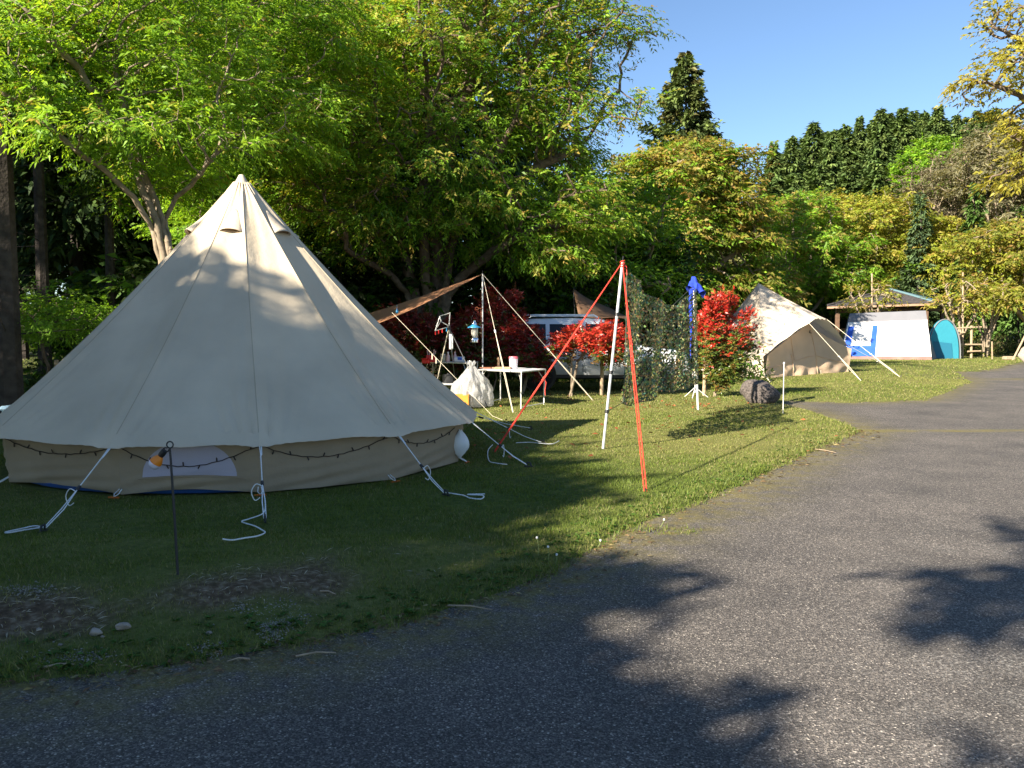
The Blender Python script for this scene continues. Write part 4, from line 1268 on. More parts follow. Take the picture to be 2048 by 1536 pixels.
p2a = G(1396, 820)
p2b = at(1387, 566, p2a.y)
pole('tarp_pole', 'white and black telescopic pole carrying the blue cloth at the far end of the net', p2a, p2b, .02, (.22, .52, .80), M['alu_white'], False)
NETR = np.random.default_rng(5)
na, nb = p1b + Vector((.09, .25, -.10)), p2b + Vector((-.03, -.1, -.10))
fa, fb = at(1232, 804, 10.35), at(1393, 760, 15.2)
def net_pt(u, v):
    top = na.lerp(nb, u); top.z -= .36 * (1 - (2 * abs(u - .60) / (1.2 if u < .6 else .8)) ** 2) if True else 0
    bot = fa.lerp(fb, u); bot.z -= .10 * math.sin(math.pi * u) + .05 * math.sin(u * 9)
    p = top.lerp(bot, v)
    f = .06 * math.sin(u * 21 + v * 1.5) + .04 * math.sin(u * 47 + 1) * v + .10 * math.exp(-((u - .66) / .04) ** 2)
    return p + Vector((.9 * f, -.4 * f, .02 * math.sin(u * 30) * v))
NU, NV = 140, 48
NETCOL = [(.11, .17, .055), (.14, .115, .05), (.26, .25, .12), (.05, .11, .07), (.19, .12, .06), (.09, .14, .045)]
V = []; F = []; T = []
for j in range(NV):
    for i in range(NU):
        u, v = (i + .5) / NU, (j + .5) / NV
        hole = math.exp(-((u - .67) / .022) ** 2) * math.exp(-((v - .72) / .14) ** 2)
        if NETR.random() < .04 + hole: continue
        p = net_pt(u, v)
        eu = (net_pt(u + .004, v) - net_pt(u - .004, v)).normalized(); ev = (net_pt(u, min(1, v + .01)) - net_pt(u, max(0, v - .01))).normalized()
        nn = eu.cross(ev)
        a = NETR.uniform(0, 6.28)
        eu2 = eu * math.cos(a * .15) + nn * math.sin(a) * .55; ev2 = ev + nn * math.cos(a * 1.7) * .5
        w = .033 * NETR.uniform(.7, 1.2); h = .024 * NETR.uniform(.7, 1.2)
        p = p + nn * NETR.normal(0, .012)
        n0 = len(V)
        V += [p - eu2 * w, p - ev2 * h + eu2 * w * .2, p + eu2 * w, p + ev2 * h - eu2 * w * .3]
        F.append((n0, n0 + 1, n0 + 2, n0 + 3))
        zone = math.sin(u * 13 + 2 * math.sin(v * 6)) + math.sin(v * 9 + u * 5)
        c = np.array(NETCOL[int(NETR.integers(0, 6))]) * (1.9 if NETR.random() < .2 else 1.3 if zone > .5 else .9)  # a random share painted brighter to stand for sun glints
        T += [c] * 4
net = empty('camouflage_net', na, 'leafy camouflage net hung like a curtain between the two poles', 'net')
go = link('net_garnish', np_mesh('net_garnish', np.array([tuple(v) for v in V]), np.array(F), np.array(T)), net, M['shrub_leaf'])
go['kind'] = 'stuff'
b = MB()
b.tube([net_pt(i / 50, 0) for i in range(51)], .006, 5); b.tube([net_pt(i / 50, 1) for i in range(51)], .006, 5)
b.tube([net_pt(0, i / 14) for i in range(15)], .006, 5); b.tube([net_pt(1, i / 14) for i in range(15)], .006, 5)
b.tube([p2b + Vector((0, 0, -.05)), net_pt(.6, 0)], .005, 5); b.tube([net_pt(0, 0), p1b], .005, 5); b.tube([net_pt(0, 1), p1a.lerp(p1b, .2)], .004, 5)
b.build('edge_cord', mat('net_cord', (.05, .06, .04), .8), net)
b = MB()
for i in range(0, NU, 3): b.tube([net_pt(i / NU, j / 8) for j in range(9)], .002, 3, cap=False)
for j in range(0, NV, 3): b.tube([net_pt(i / 40, j / NV) for i in range(41)], .002, 3, cap=False)
b.build('mesh_cords', mat('mesh_cord', (.03, .045, .03), .8), net)

# blue cloth over the far pole
b = MB()
def cloth(u, v):
    a = u * 6.283
    r = (.015 + .115 * v ** .7) * (1 + .30 * math.sin(a * 2 + 2.2) * v + .22 * math.sin(a * 5 + v * 5) * v)
    return p2b + Vector((r * math.cos(a) + .05 * v, r * math.sin(a), 0.12 - .26 * v - .07 * math.sin(a * 3 + .9) * v + .02 * math.sin(v * 14) - (.10 * v if math.cos(a) > .3 else 0)))
b.grid(cloth, 36, 10)
o = b.build('blue_cloth', M['blue_cloth'], None, smooth=True)
tag(o, 'blue cloth bunched over the top of the far pole and trailing down', 'cloth')
tail = MB()
def tail_pt(u, v):
    a = u * 6.283
    return p2b + Vector((-.035 + (.034 + .012 * math.sin(v * 5) - .010 * v) * math.cos(a) * (1.15 - .55 * v), .03 * math.sin(a) + .02 * math.sin(v * 9), -.10 - 1.30 * v + .01 * math.sin(u * 20)))
tail.grid(tail_pt, 12, 22)
tail.build('trailing_end', M['blue_cloth'], o, smooth=True, local=True)
# small white stand at its foot
c = G(1390, 796)
sd = empty('folding_stand', c, 'small white folding stand under the far end of the net', 'stand')
b = MB()
b.tube([c + Vector((0, 0, .12)), c + Vector((0, 0, .50))], .012, 8); b.build('post', M['alu_white'], sd)
for a in (.1, 2.2, 4.3):
    b = MB(); b.tube([c + Vector((0, 0, .24)), c + Vector((.30 * math.cos(a), .30 * math.sin(a), .015))], .010, 6); b.build('leg', M['alu_white'], sd)
b = MB(); b.lathe([(.0, .62), (.05, .60), (.065, .53), (.04, .47), (.012, .46)], c + Vector((-.01, 0, -.02)), 10); b.build('white_bundle', M['white_plastic'], sd, smooth=True)

# ------------------------------------------------------------------ brown tarps
q = at(965, 548, 17.4)
pg = on(q.x, 17.4)
pole('tarp_pole', 'slim pale pole that holds the lantern and the peak of the brown tarp', pg, q, .0145, (.30, .62), M['alu_white'])
P1, P2 = at(560, 672, 20.5), at(596, 706, 15.2)
b = MB()
def tarp(u, v):
    p = q.lerp(P1.lerp(P2, v), u)
    p.z -= .10 * math.sin(math.pi * u) * (1 - .3 * math.sin(math.pi * v)) + .07 * math.sin(math.pi * v) * u + .012 * math.sin(v * 25 + u * 6) * u
    return p
b.grid(tarp, 30, 16)
tag(b.build('brown_tarp', M['tarp'], None, smooth=True, solid=.004), 'orange brown tarp sloping from the lantern pole down behind the largest tent', 'tarp')
pk = at(1147, 577, 23.5); fk = on(at(1158, 700, 23.5).x, 23.5)
pole('tarp_pole', 'dark thin pole holding the corner of the dark tarp over the car', fk, pk, .016, (.5,), M['iron'], False)
Q1, Q2 = at(1330, 640, 22.0), at(1330, 634, 27.5)
Q0 = at(1157, 634, 22.6)
b = MB()
def tarp2(u, v):
    a = pk.lerp(Q2, u); c_ = Q0.lerp(Q1, u)
    p = a.lerp(c_, v)
    p.z -= .30 * math.sin(math.pi * u) * (1 - v) + .03 * math.sin(u * 14 + v * 5) * (1 - v * .5)
    return p
b.grid(tarp2, 26, 10)
tag(b.build('dark_tarp', M['tarp_dark'], None, smooth=True, solid=.004), 'dark brown tarp pitched above the roof of the white car', 'tarp')

# guy ropes of the near tarp
for e, lab, half in ((G(1026, 825), 'cream guy rope dropping steeply from the lantern pole to the lawn', .44), (G(1186, 801), 'pale guy rope slanting from the lantern pole across the car to the lawn', .58)):
    o = empty('guy_rope', e, lab, 'rope')
    b = MB(); sdv = Vector((1, 0, 0))
    m_ = q.lerp(e, half)
    b.tube([q, m_], .0055, 5); b.tube([m_, m_.lerp(e, .5) + sdv * .012, e + sdv * .006], .0055, 5); b.tube([m_, m_.lerp(e, .5) - sdv * .010, e - sdv * .006], .0055, 5)
    b.build('line', M['rope_cream'], o)
    b = MB(); b.tube([m_, q.lerp(e, half + .02)], .018, 6); b.build('slider', M['alu_white'], o)
e0 = at(784, 625, 15.4); e1 = at(985, 832, 14.0)
b = MB(); b.tube([e0, e1], .003, 5); b.tube([e1, G(1060, 862)], .003, 5)
for t in (.42, .46, .70):
    p = e0.lerp(e1, t); b.box(p - Vector((0, 0, .05)), (.016, .016, .10))
tag(b.build('cord_line', M['rope_cream'], None), 'thin cord with small clips running down past the right slope of the largest tent', 'cord')
c = at(794, 622, 16); b = MB(); b.lathe([(.0, .05), (.012, .045), (.014, .02), (.03, -.005), (.032, -.03), (.018, -.05), (0, -.055)], c, 12)
b.tube([c + Vector((0, 0, .05)), c + Vector((0, 0, .12))], .003, 4)
tag(b.build('blue_bulb', M['blue_shade'], None, smooth=True), 'tiny blue bulb lamp hanging under the orange brown tarp', 'lamp')

# lantern on a hook arm
hk = at(951, 617, 17.36)
b = MB(); pl = pg.lerp(q, .70)
pl = Vector((pg.x, pg.y, hk.z))
b.tube([pl + Vector((0, -.02, .005)), hk + Vector((.06, 0, .0))], .007, 6)
b.tube([hk + Vector((.03 + .03 * math.cos(t), 0, .03 * math.sin(t))) for t in [i * .6 for i in range(11)]], .006, 5)
b.tube([pl + Vector((-.03, -.02, -.02)), pl + Vector((-.03, -.02, -.58)), pl + Vector((-.0, -.02, -.61))], .006, 5)
tag(b.build('hook_arm', mat('rusty_hook', (.35, .10, .04), .6), None, smooth=True), 'rust coloured hook arm clamped to the lantern pole', 'hook')
lt = at(948.5, 655, 17.3)
la = empty('camping_lantern', lt, 'pressure lantern with wide blue shade and chrome tank hanging on the hook arm', 'lantern')
b = MB(); b.lathe([(.145, -.005), (.14, .008), (.06, .045), (.05, .06)], lt, 24); b.build('blue_shade', M['blue_shade'], la, smooth=True, solid=.003)
b = MB(); b.lathe([(.05, .06), (.05, .09), (.035, .11), (.035, .14), (.015, .155), (0, .157)], lt, 16); b.build('hood', M['chrome'], la, smooth=True)
b = MB(); b.lathe([(.05, -.0), (.062, -.06), (.062, -.12), (.05, -.17)], lt, 16); b.build('glass_globe', M['globe'], la, smooth=True)
b = MB(); b.lathe([(.05, -.17), (.06, -.18), (.06, -.205), (.085, -.225), (.09, -.25), (.09, -.305), (.08, -.315), (0, -.315)], lt, 20); b.build('tank', M['chrome'], la, smooth=True)
b = MB()
b.tube([lt + Vector((-.06, 0, .06)), lt + Vector((-.055, 0, .2)), lt + Vector((0, 0, .33)), lt + Vector((.055, 0, .2)), lt + Vector((.06, 0, .06))], .004, 5); b.build('handle', M['iron'], la)
for a in (0, 2.1, 4.2):
    b = MB(); b.tube([lt + Vector((.068 * math.cos(a), .068 * math.sin(a), 0)), lt + Vector((.068 * math.cos(a), .068 * math.sin(a), -.21))], .004, 4); b.build('guard_rod', M['chrome'], la)

# ------------------------------------------------------------------ camp kitchen
def table(name, label, cs, h, legs_mat=M['alu_white'], shelf=None):
    """cs: the four feet on the ground in order"""
    cen = sum(cs, Vector()) / 4
    o = empty(name, cen, label, 'table')
    b = MB(); z = cen.z + h
    top = [Vector((p.x, p.y, z)) + (p - cen).normalized() * .03 for p in cs]
    b.prism(top, None, (0, 0, .018)); b.build('table_top', M['white_plastic'], o)
    for i in range(4):
        a, c_ = top[i], top[(i + 1) % 4]
        b = MB(); b.tube([a + Vector((0, 0, .008)), c_ + Vector((0, 0, .008))], .014, 6); b.build('edge_rail', M['alu'], o)
        b = MB(); b.tube([cs[i], cs[i] + Vector((0, 0, .45 * h)), Vector((top[i].x, top[i].y, z))], [.0125, .0125, .011], 8)
        lg = b.build('leg', legs_mat, o, smooth=True)
        b = MB(); b.tube([cs[i] + Vector((0, 0, .42 * h)), cs[i] + Vector((0, 0, .47 * h))], .016, 8); b.build('joint', M['alu'], lg)
        b = MB(); b.tube([cs[i] + Vector((0, 0, .72 * h)), Vector((top[i].x, top[i].y, z)).lerp(top[(i + 2) % 4], .12)], .007, 5); b.build('brace', M['alu'], o)
    for i in (0, 2):
        b = MB(); b.tube([cs[i] + Vector((0, 0, .03)), cs[(i + 3) % 4] + Vector((0, 0, .03))], .009, 6); b.build('foot_bar', legs_mat, o)
    return o, z + .018
T1 = [G(959, 811), G(1042, 818), G(1088, 809), G(1001, 801)]
tb, tz1 = table('folding_table', 'pale folding camp table carrying the pink lidded jug', T1, .70)
T2 = [on(-1.92, 17.9), on(-.95, 17.5), on(-.78, 18.05), on(-1.75, 18.45)]
tb2, tz2 = table('folding_table', 'taller folding kitchen table behind the tripod hanger with bottles and red box', T2, .80)
T3 = [on(-1.5, 16.75), on(-.92, 16.55), on(-.82, 16.85), on(-1.4, 17.05)]
tb3, tz3 = table('low_stand', 'low pale folding stand beside the clear bin bag', T3, .40)

def item(px, Y, z, fn, name, label, cat, mats):
    c = at(px, 720, Y); c = Vector((c.x, Y, z))
    o = empty(name, c, label, cat)
    fn(o, c)
    return o
def jug(o, c):
    b = MB(); b.lathe([(.072, 0), (.078, .01), (.088, .20), (.088, .21)], c, 20); b.build('jug_body', M['clear_plastic'], o, smooth=True)
    b = MB(); b.lathe([(.091, .205), (.092, .235), (.086, .25), (0, .252)], c, 20); b.build('lid', M['pink_plastic'], o, smooth=True)
item(1027, 16.75, tz1, jug, 'water_jug', 'clear plastic jug with pink lid on the right camp table', 'jug', None)
def mill(o, c):
    b = MB(); b.lathe([(.03, 0), (.03, .03), (.022, .07), (.028, .12), (.024, .16), (.032, .175)], c, 12); b.build('mill_body', M['wood'], o, smooth=True)
    b = MB(); b.lathe([(.026, .178), (.03, .20), (.015, .225), (0, .228)], c, 12); b.build('mill_cap', M['wood'], o, smooth=True)
item(997, 17.1, tz1, mill, 'pepper_mill', 'wooden pepper mill standing on the right camp table', 'mill', None)
def board(w, d, h, m_, rz=0):
    def f(o, c):
        b = MB(); b.box(c + Vector((0, 0, h / 2)), (w, d, h), rz, bev=.006); b.build('board', m_, o)
        b = MB(); b.tube([c + Vector((-w / 2, 0, h * .6)), c + Vector((-w / 2 - .06, 0, h * .6))], .01, 6); b.build('grip', m_, o)
    return f
item(1006, 16.6, tz1, board(.32, .2, .045, M['wood'], -.1), 'wooden_box', 'flat wooden box lying on the right camp table beside the jug', 'box', None)
item(978, 16.85, tz1, board(.26, .14, .03, mat('dark_wood', (.30, .12, .06), .6), .3), 'chopping_board', 'reddish chopping board at the left end of the right camp table', 'board', None)
def redbox(o, c):
    b = MB(); b.box(c + Vector((0, 0, .075)), (.20, .16, .15), .1, bev=.012); b.build('red_body', M['red_plastic'], o)
    for k, (dx, h) in enumerate(((-.05, .26), (-.02, .25), (.05, .27), (.07, .24))):
        b = MB(); b.tube([c + Vector((dx, 0, .12)), c + Vector((dx * 1.4, .02, h - .04)), c + Vector((dx * 1.5, .02, h))], [.008, .009, .016], 7); b.build('utensil', M['pinkish'], o, smooth=True)
item(861, 17.75, tz2, redbox, 'utensil_box', 'bright red box full of utensils on the kitchen table', 'utensil box', None)
def redlow(o, c):
    b = MB(); b.box(c + Vector((0, 0, .05)), (.16, .12, .10), -.2, bev=.015); b.build('tub', M['red_plastic'], o)
    b = MB(); b.box(c + Vector((0, 0, .106)), (.17, .13, .012), -.2, bev=.004); b.build('lid', M['red_plastic'], o)
item(852, 17.5, tz2 - .02, redlow, 'red_tub', 'low red tub in front of the utensil box', 'tub', None)
def jar(o, c):
    b = MB(); b.lathe([(.06, 0), (.065, .01), (.065, .13), (.05, .15)], c, 16); b.build('glass_body', M['glass_jar'], o, smooth=True)
    b = MB(); b.lathe([(.055, .15), (.055, .175), (0, .178)], c, 16); b.build('lid', M['alu'], o)
item(886, 17.8, tz2, jar, 'glass_jar', 'squat glass jar with metal lid on the kitchen table', 'jar', None)
def bottle(m1, m2):
    def f(o, c):
        b = MB(); b.lathe([(.038, 0), (.04, .01), (.04, .13), (.016, .17), (.016, .19)], c, 14); b.build('bottle_body', m1, o, smooth=True)
        b = MB(); b.lathe([(.019, .19), (.019, .22), (0, .222)], c, 12); b.build('cap', m2, o, smooth=True)
    return f
item(896, 17.75, tz2, bottle(M['pinkish'], M['white_plastic']), 'squeeze_bottle', 'pale pink squeeze bottle beside the glass jar', 'bottle', None)
item(910, 17.9, tz2, bottle(M['pinkish'], M['pinkish']), 'squeeze_bottle', 'second pink bottle just left of the white kitchen paper', 'bottle', None)
def paper(o, c):
    b = MB(); b.lathe([(.02, -.11), (.055, -.11), (.06, -.1), (.06, .1), (.055, .11), (.02, .11)], c + Vector((0, 0, .062)), 16, Matrix.Rotation(math.pi / 2, 4, 'Y')); b.build('paper', M['white_plastic'], o, smooth=True)
    b = MB(); b.box(c + Vector((.01, -.0615, .08)), (.09, .004, .06)); b.build('blue_label', M['blue_panel'], o)
item(919, 17.7, tz2, paper, 'kitchen_paper', 'white kitchen paper pack with a blue patch on the kitchen table', 'paper roll', None)
def pot(o, c):
    b = MB(); b.lathe([(.0, 0), (.10, .0), (.11, .02), (.115, .15), (.118, .155)], c, 18); b.build('pot_body', M['dark_pot'], o, smooth=True)
    b = MB(); b.lathe([(.118, .157), (.10, .175), (.02, .185), (.02, .2), (0, .202)], c, 18); b.build('lid', M['dark_pot'], o, smooth=True)
item(896, 17.0, tz3 + .0, pot, 'cooking_pot', 'dark lidded cooking pot on the low stand under the kitchen table', 'pot', None)

# the tripod drying hanger
f1, f2, f3 = G(913, 789), G(976, 816), on(-1.65, 17.1)
ap = at(898, 655, 16.3)
tr_ = empty('tripod', Vector((ap.x, ap.y, f1.z)), 'thin metal tripod stand holding a clip hanger beside the kitchen table', 'tripod')
for p, m_ in ((f1, M['alu']), (f2, M['iron']), (f3, M['rope_cream'])):
    b = MB(); b.tube([p, ap], .010, 7); b.build('leg', m_, tr_)
b = MB(); b.tube([ap + Vector((0, 0, -.05)), ap + Vector((0, 0, .04))], .03, 8); b.build('head', M['black'], tr_)
b = MB(); b.tube([ap, at(900, 625, 16.3)], .010, 7); b.build('mast', M['alu'], tr_)
hg = empty('clip_hanger', ap, 'folded clothes hanger with red clips hanging from the tripod', 'hanger')
pa, pb_, pc, pd = at(900, 626, 16.28), at(880, 632, 16.28), at(870, 662, 16.28), at(899, 653, 16.28)
b = MB()
for s, t in ((pa, pb_), (pb_, pc), (pc, pd), (pd, at(882, 643, 16.28)), (at(882, 643, 16.28), pb_), (at(883, 640, 16.25), pc)): b.tube([s, t], .007, 5)
b.build('frame', M['alu'], hg)
for t in (.03, .25, .5, .8):
    p = pc.lerp(pd, t)
    b = MB(); b.box(p - Vector((0, 0, .045)), (.022, .016, .07), bev=.004); b.build('clip', M['red_plastic'] if t < .7 else M['blue_shade'], hg)
b = MB(); p = at(902, 668, 16.26)
b.grid(lambda u, v: p + Vector(((u - .5) * .07, .01 * math.sin(u * 9), -.30 * v)), 6, 6)
tag(b.build('small_towel', M['white_plastic'], None, smooth=True, solid=.004), 'narrow white towel hanging from the tripod head', 'towel')

# clear bin bag and orange crate
cb = on(at(945, 790, 16.1).x, 16.1)
b = MB()
rb = np.random.default_rng(3)
ph = rb.uniform(0, 6.28, 12)
def bag_pt(u, v):
    a = u * 6.2832
    prof = [(.05, .0), (.36, .02), (.41, .18), (.39, .36), (.30, .52), (.20, .64), (.10, .74), (.04, .80), (.075, .88)]
    t = v * (len(prof) - 1); i = min(int(t), len(prof) - 2); f = t - i
    r = prof[i][0] * (1 - f) + prof[i + 1][0] * f; z = prof[i][1] * (1 - f) + prof[i + 1][1] * f
    w = 1 + .06 * math.sin(a * 3 + ph[0]) + .05 * math.sin(a * 7 + v * 9 + ph[1]) + .045 * math.sin(a * 13 - v * 14 + ph[2]) + .03 * math.sin(a * 21 + v * 25)
    return cb + Vector((r * w * math.cos(a) + .05 * z * (1 if z > .5 else .3) - .06 * v, r * w * math.sin(a) * .9, z * (1 + .03 * math.sin(a * 5 + ph[3]))))
b.grid(bag_pt, 60, 36)
tag(b.build('bin_bag', M['bag'], None), 'crumpled clear plastic bin bag full of rubbish on the lawn by the table', 'bag')
c = on(at(916, 800, 15.6).x, 15.6)
ob = empty('orange_crate', c, 'orange crate on the lawn between the largest tent and the bin bag', 'crate')
for dx, dy, sx, sy in ((0, -.15, .42, .012), (0, .15, .42, .012), (-.204, 0, .012, .288), (.204, 0, .012, .288)):
    b = MB(); b.box(c + Vector((dx, dy, .14)), (sx, sy, .26), bev=.004); b.build('side_panel', M['orange_box'], ob)
b = MB(); b.box(c + Vector((0, 0, .02)), (.40, .286, .012)); b.build('bottom_panel', M['orange_box'], ob)

# ------------------------------------------------------------------ the white car
c0 = Vector((.66, 20.6, 0)); c0.z = float(gz(c0.x, c0.y))
car = empty('parked_car', c0, 'white boxy four wheel drive car parked behind the red shrubs and the net', 'car', rz=math.radians(-6))
# x runs from the rear wheel to the front, y towards the far side
def loft(sections):
    m_ = MB(); n = len(sections[0]); vs = [p for s in sections for p in s]
    fs = [(i * n + k, i * n + (k + 1) % n, (i + 1) * n + (k + 1) % n, (i + 1) * n + k) for i in range(len(sections) - 1) for k in range(n)]
    m_.add(vs, fs + [tuple(range(n - 1, -1, -1)), tuple((len(sections) - 1) * n + k for k in range(n))])
    return m_
def sec(x, prof):
    r = [(x, .9 - hw, z) for hw, z in prof]
    l = [(x, .9 + hw, z) for hw, z in reversed(prof)]
    return [Vector(p) for p in r + l]
body = []
for x, zt, hs in ((-.62, 1.10, .80), (-.58, 1.15, .87), (-.40, 1.17, .91), (.6, 1.17, .925), (1.8, 1.16, .93), (2.55, 1.13, .925), (2.7, 1.08, .92), (3.35, 1.02, .90), (3.6, .94, .86), (3.66, .86, .80)):
    body.append(sec(x, [(hs - .08, .36), (hs - .01, .44), (hs + .005, .70), (hs, .80), (hs - .012, zt - .10), (hs - .05, zt - .02), (hs - .09, zt)]))
o = loft(body).build('body', M['car_white'], car, smooth=True, local=True)
sill = MB(); sill.box((1.35, .9, .36), (2.1, 1.80, .12), bev=.03); sill.build('sill', M['black'], car, local=True)
cab = []
for x, zt, hs in ((-.58, 1.20, .80), (-.55, 1.60, .74), (-.46, 1.74, .70), (-.2, 1.79, .68), (.8, 1.81, .68), (1.5, 1.79, .675), (1.75, 1.73, .67), (2.0, 1.55, .70), (2.45, 1.18, .80)):
    cab.append(sec(x, [(.855, 1.13), (hs + (.855 - hs) * .15, zt - .06 if zt > 1.25 else 1.16), (hs - .05, zt)]))
loft(cab).build('cabin', M['car_white'], car, smooth=True, local=True)
rf = MB(); rf.grid(lambda u, v: Vector((-.42 + 1.95 * u, .9 + (v - .5) * 1.22, 1.80 + .03 * math.sin(math.pi * u) * math.sin(math.pi * v))), 8, 6); rf.build('dark_roof', M['black'], car, local=True, solid=.02)
def side_pane(x0, x1, x2, x3, side):
    z0, z1 = 1.18, 1.66
    def y(z): return .9 + side * (.855 - (.855 - .70) * (z - 1.13) / .58 + .008)
    m_ = MB(); vs = [Vector((x0, y(z0), z0)), Vector((x1, y(z0), z0)), Vector((x2, y(z1), z1)), Vector((x3, y(z1), z1))]
    m_.prism(vs, None, (0, side * .006, 0)); return m_
for sd_i in (-1, 1):
    for q_ in ((-.46, .18, .16, -.40), (.28, 1.05, 1.05, .26), (1.15, 2.18, 1.78, 1.15)):
        side_pane(*q_, sd_i).build('side_window', M['car_glass'], car, local=True)
    m_ = MB(); m_.tube([(-.35, .9 + sd_i * .62, 1.84), (-.3, .9 + sd_i * .62, 1.885), (1.35, .9 + sd_i * .62, 1.885), (1.45, .9 + sd_i * .62, 1.83)], .022, 7); m_.build('roof_rail', M['alu'], car, smooth=True, local=True)
    for x_ in (.23, 1.10):
        m_ = MB(); m_.box((x_, .9 + sd_i * .926, .80), (.012, .01, .66)); m_.build('door_gap', M['black'], car, local=True)
    for x_ in (.38, 1.22):
        m_ = MB(); m_.box((x_, .9 + sd_i * .935, 1.03), (.20, .03, .035), bev=.01); m_.build('door_handle', M['car_white'], car, local=True)
    m_ = MB(); m_.box((2.15, .9 + sd_i * 1.02, 1.20), (.16, .2, .16), bev=.04); m_.build('wing_mirror', M['black'], car, local=True)
    m_ = MB(); m_.box((-.585, .9 + sd_i * .76, .98), (.09, .17, .30), bev=.03); m_.build('tail_light', M['lamp_red'], car, local=True)
    m_ = MB(); m_.box((3.56, .9 + sd_i * .66, .86), (.18, .34, .15), bev=.04); m_.build('headlight', M['globe'], car, local=True)
    for x_ in (0, 2.72):
        Mw = Matrix.Rotation(math.pi / 2, 4, 'X')
        yw = .9 + sd_i * .80
        m_ = MB(); m_.lathe([(.44, -.02), (.44, .02), (.40, .02)], (x_, .9 + sd_i * .915, .40), 28, Mw); m_.build('wheel_arch', M['black'], car, local=True)
        w_ = MB(); w_.lathe([(.245, -.11), (.33, -.12), (.362, -.10), (.37, -.05), (.37, .05), (.362, .10), (.33, .12), (.245, .11)], (x_, yw + sd_i * .04, .37), 30, Mw)
        wh = w_.build('wheel', M['tyre'], car, smooth=True, local=True)
        r_ = MB(); yo = yw + sd_i * .135
        r_.lathe([(.20, 0), (.245, .012), (.25, -.02), (.20, -.02)], (x_, yo, .37), 26, Mw)
        r_.lathe([(0, .012), (.045, .012), (.05, -.012), (0, -.012)], (x_, yo, .37), 12, Mw)
        for s_ in range(5):
            a = s_ * 2 * math.pi / 5 + .3
            for da in (-.11, .11):
                r_.tube([(x_ + .04 * math.cos(a), yo, .37 + .04 * math.sin(a)), (x_ + .215 * math.cos(a + da), yo, .37 + .215 * math.sin(a + da))], .017, 5)
        ro = bpy.data.objects.new('rim', None); bpy.data.objects.remove(ro)
        ro = r_.build('rim', M['rim'], wh, local=True)
m_ = MB(); m_.prism([Vector((2.02, .28, 1.56)), Vector((2.02, 1.52, 1.56)), Vector((2.43, 1.66, 1.2)), Vector((2.43, .14, 1.2))], None, (.02, 0, .02)); m_.build('windscreen', M['car_glass'], car, local=True)
m_ = MB(); m_.prism([Vector((-.57, .22, 1.60)), Vector((-.57, 1.58, 1.60)), Vector((-.60, 1.66, 1.24)), Vector((-.60, .14, 1.24))], None, (-.008, 0, 0)); m_.build('rear_window', M['car_glass'], car, local=True)
m_ = MB(); m_.box((-.64, .9, .52), (.10, 1.7, .2), bev=.04); m_.build('rear_bumper', M['black'], car, local=True)
m_ = MB(); m_.box((3.64, .9, .52), (.14, 1.66, .24), bev=.05); m_.build('front_bumper', M['car_white'], car, local=True)

# ------------------------------------------------------------------ red leaved shrubs with their stakes
RED = [(.50, .018, .02), (.42, .022, .015), (.55, .05, .03), (.36, .02, .015)]
SHADE_RED = [(.22, .012, .014), (.16, .012, .012), (.26, .03, .02)]  # shade on the left shrubs put into a deeper leaf red
SGR = [(.10, .15, .025), (.15, .17, .03), (.07, .12, .02), (.22, .12, .03)]
def shrub(label, px, py, Y, lobes, seed, n, cols, tip, young, stems=2):
    b = on(at(px, py, Y).x, Y, -.05)
    rr = random.Random(seed)
    st = [([b + Vector((rr.uniform(-.04, .04), rr.uniform(-.04, .04), 0)), b + Vector((rr.uniform(-.12, .12), rr.uniform(-.1, .1), .4)), b + Vector((rr.uniform(-.3, .3), rr.uniform(-.2, .2), .85))], -1) for _ in range(stems)]
    lb = [(*at(lx, ly, Y + dy), rx, ry, rz) for lx, ly, rx, ry, rz, dy in lobes]
    return tree('red_shrub', label, st, lb, seed, clump=60, per=6, csize=(.14, .14, .12), step=.1, kill=.13, n_spray=n, m=7, leaf=(.085, .36), cols=cols, tipcol=tip, young=young, bark='bark_pale',
                trunk_r=.032, spread=.07, slen=(.06, .16), tip=.004, cat='shrub', leafm='shrub_leaf', low=-1, inner=.2, lift=.25, flat=1, droop=-.1, group='red leaved shrubs along the parking bay', sides=5, pure=.88)
shrub('tallest bright red shrub, green at its foot, right of the blue cloth', 1427, 790, 18.9, [(1438, 645, .42, .45, .60, 0), (1455, 685, .38, .4, .60, 0), (1425, 690, .30, .35, .60, 0), (1448, 730, .34, .35, .34, 0)], 401, 2600, SGR, RED, 1.5)
shrub('low wide red and green shrub in front of the car doors', 1140, 782, 18.8, [(1152, 685, .36, .4, .30, 0), (1190, 692, .40, .4, .30, 0), (1225, 688, .32, .4, .36, 0)], 402, 2000, SGR, RED, 1.35, 3)
shrub('shade tinted red shrub right of the camp tables, hiding the back of the car', 1045, 790, 19.4, [(1035, 690, .42, .4, .46, 0), (1062, 718, .26, .3, .26, 0)], 403, 1700, SGR[:3] + SHADE_RED, SHADE_RED + RED[1:2], 1.3)
shrub('shade tinted red shrub directly behind the hanging lantern pole', 985, 790, 20.2, [(985, 665, .62, .5, .68, 0), (1005, 620, .4, .4, .45, 0), (960, 700, .5, .4, .5, 0)], 404, 2200, SGR[:3] + SHADE_RED, SHADE_RED, 1.4)
shrub('shade tinted red shrub behind the tripod hanger', 905, 790, 20.6, [(905, 690, .66, .5, .6, 0), (930, 660, .4, .4, .5, 0)], 405, 1700, SGR[:3] + SHADE_RED, SHADE_RED, 1.4)
shrub('shade tinted red shrub half hidden behind the right slope of the largest tent', 835, 790, 20.8, [(835, 680, .62, .5, .6, 0), (800, 650, .4, .4, .4, 0)], 406, 1600, SGR[:3] + SHADE_RED, SHADE_RED, 1.3)
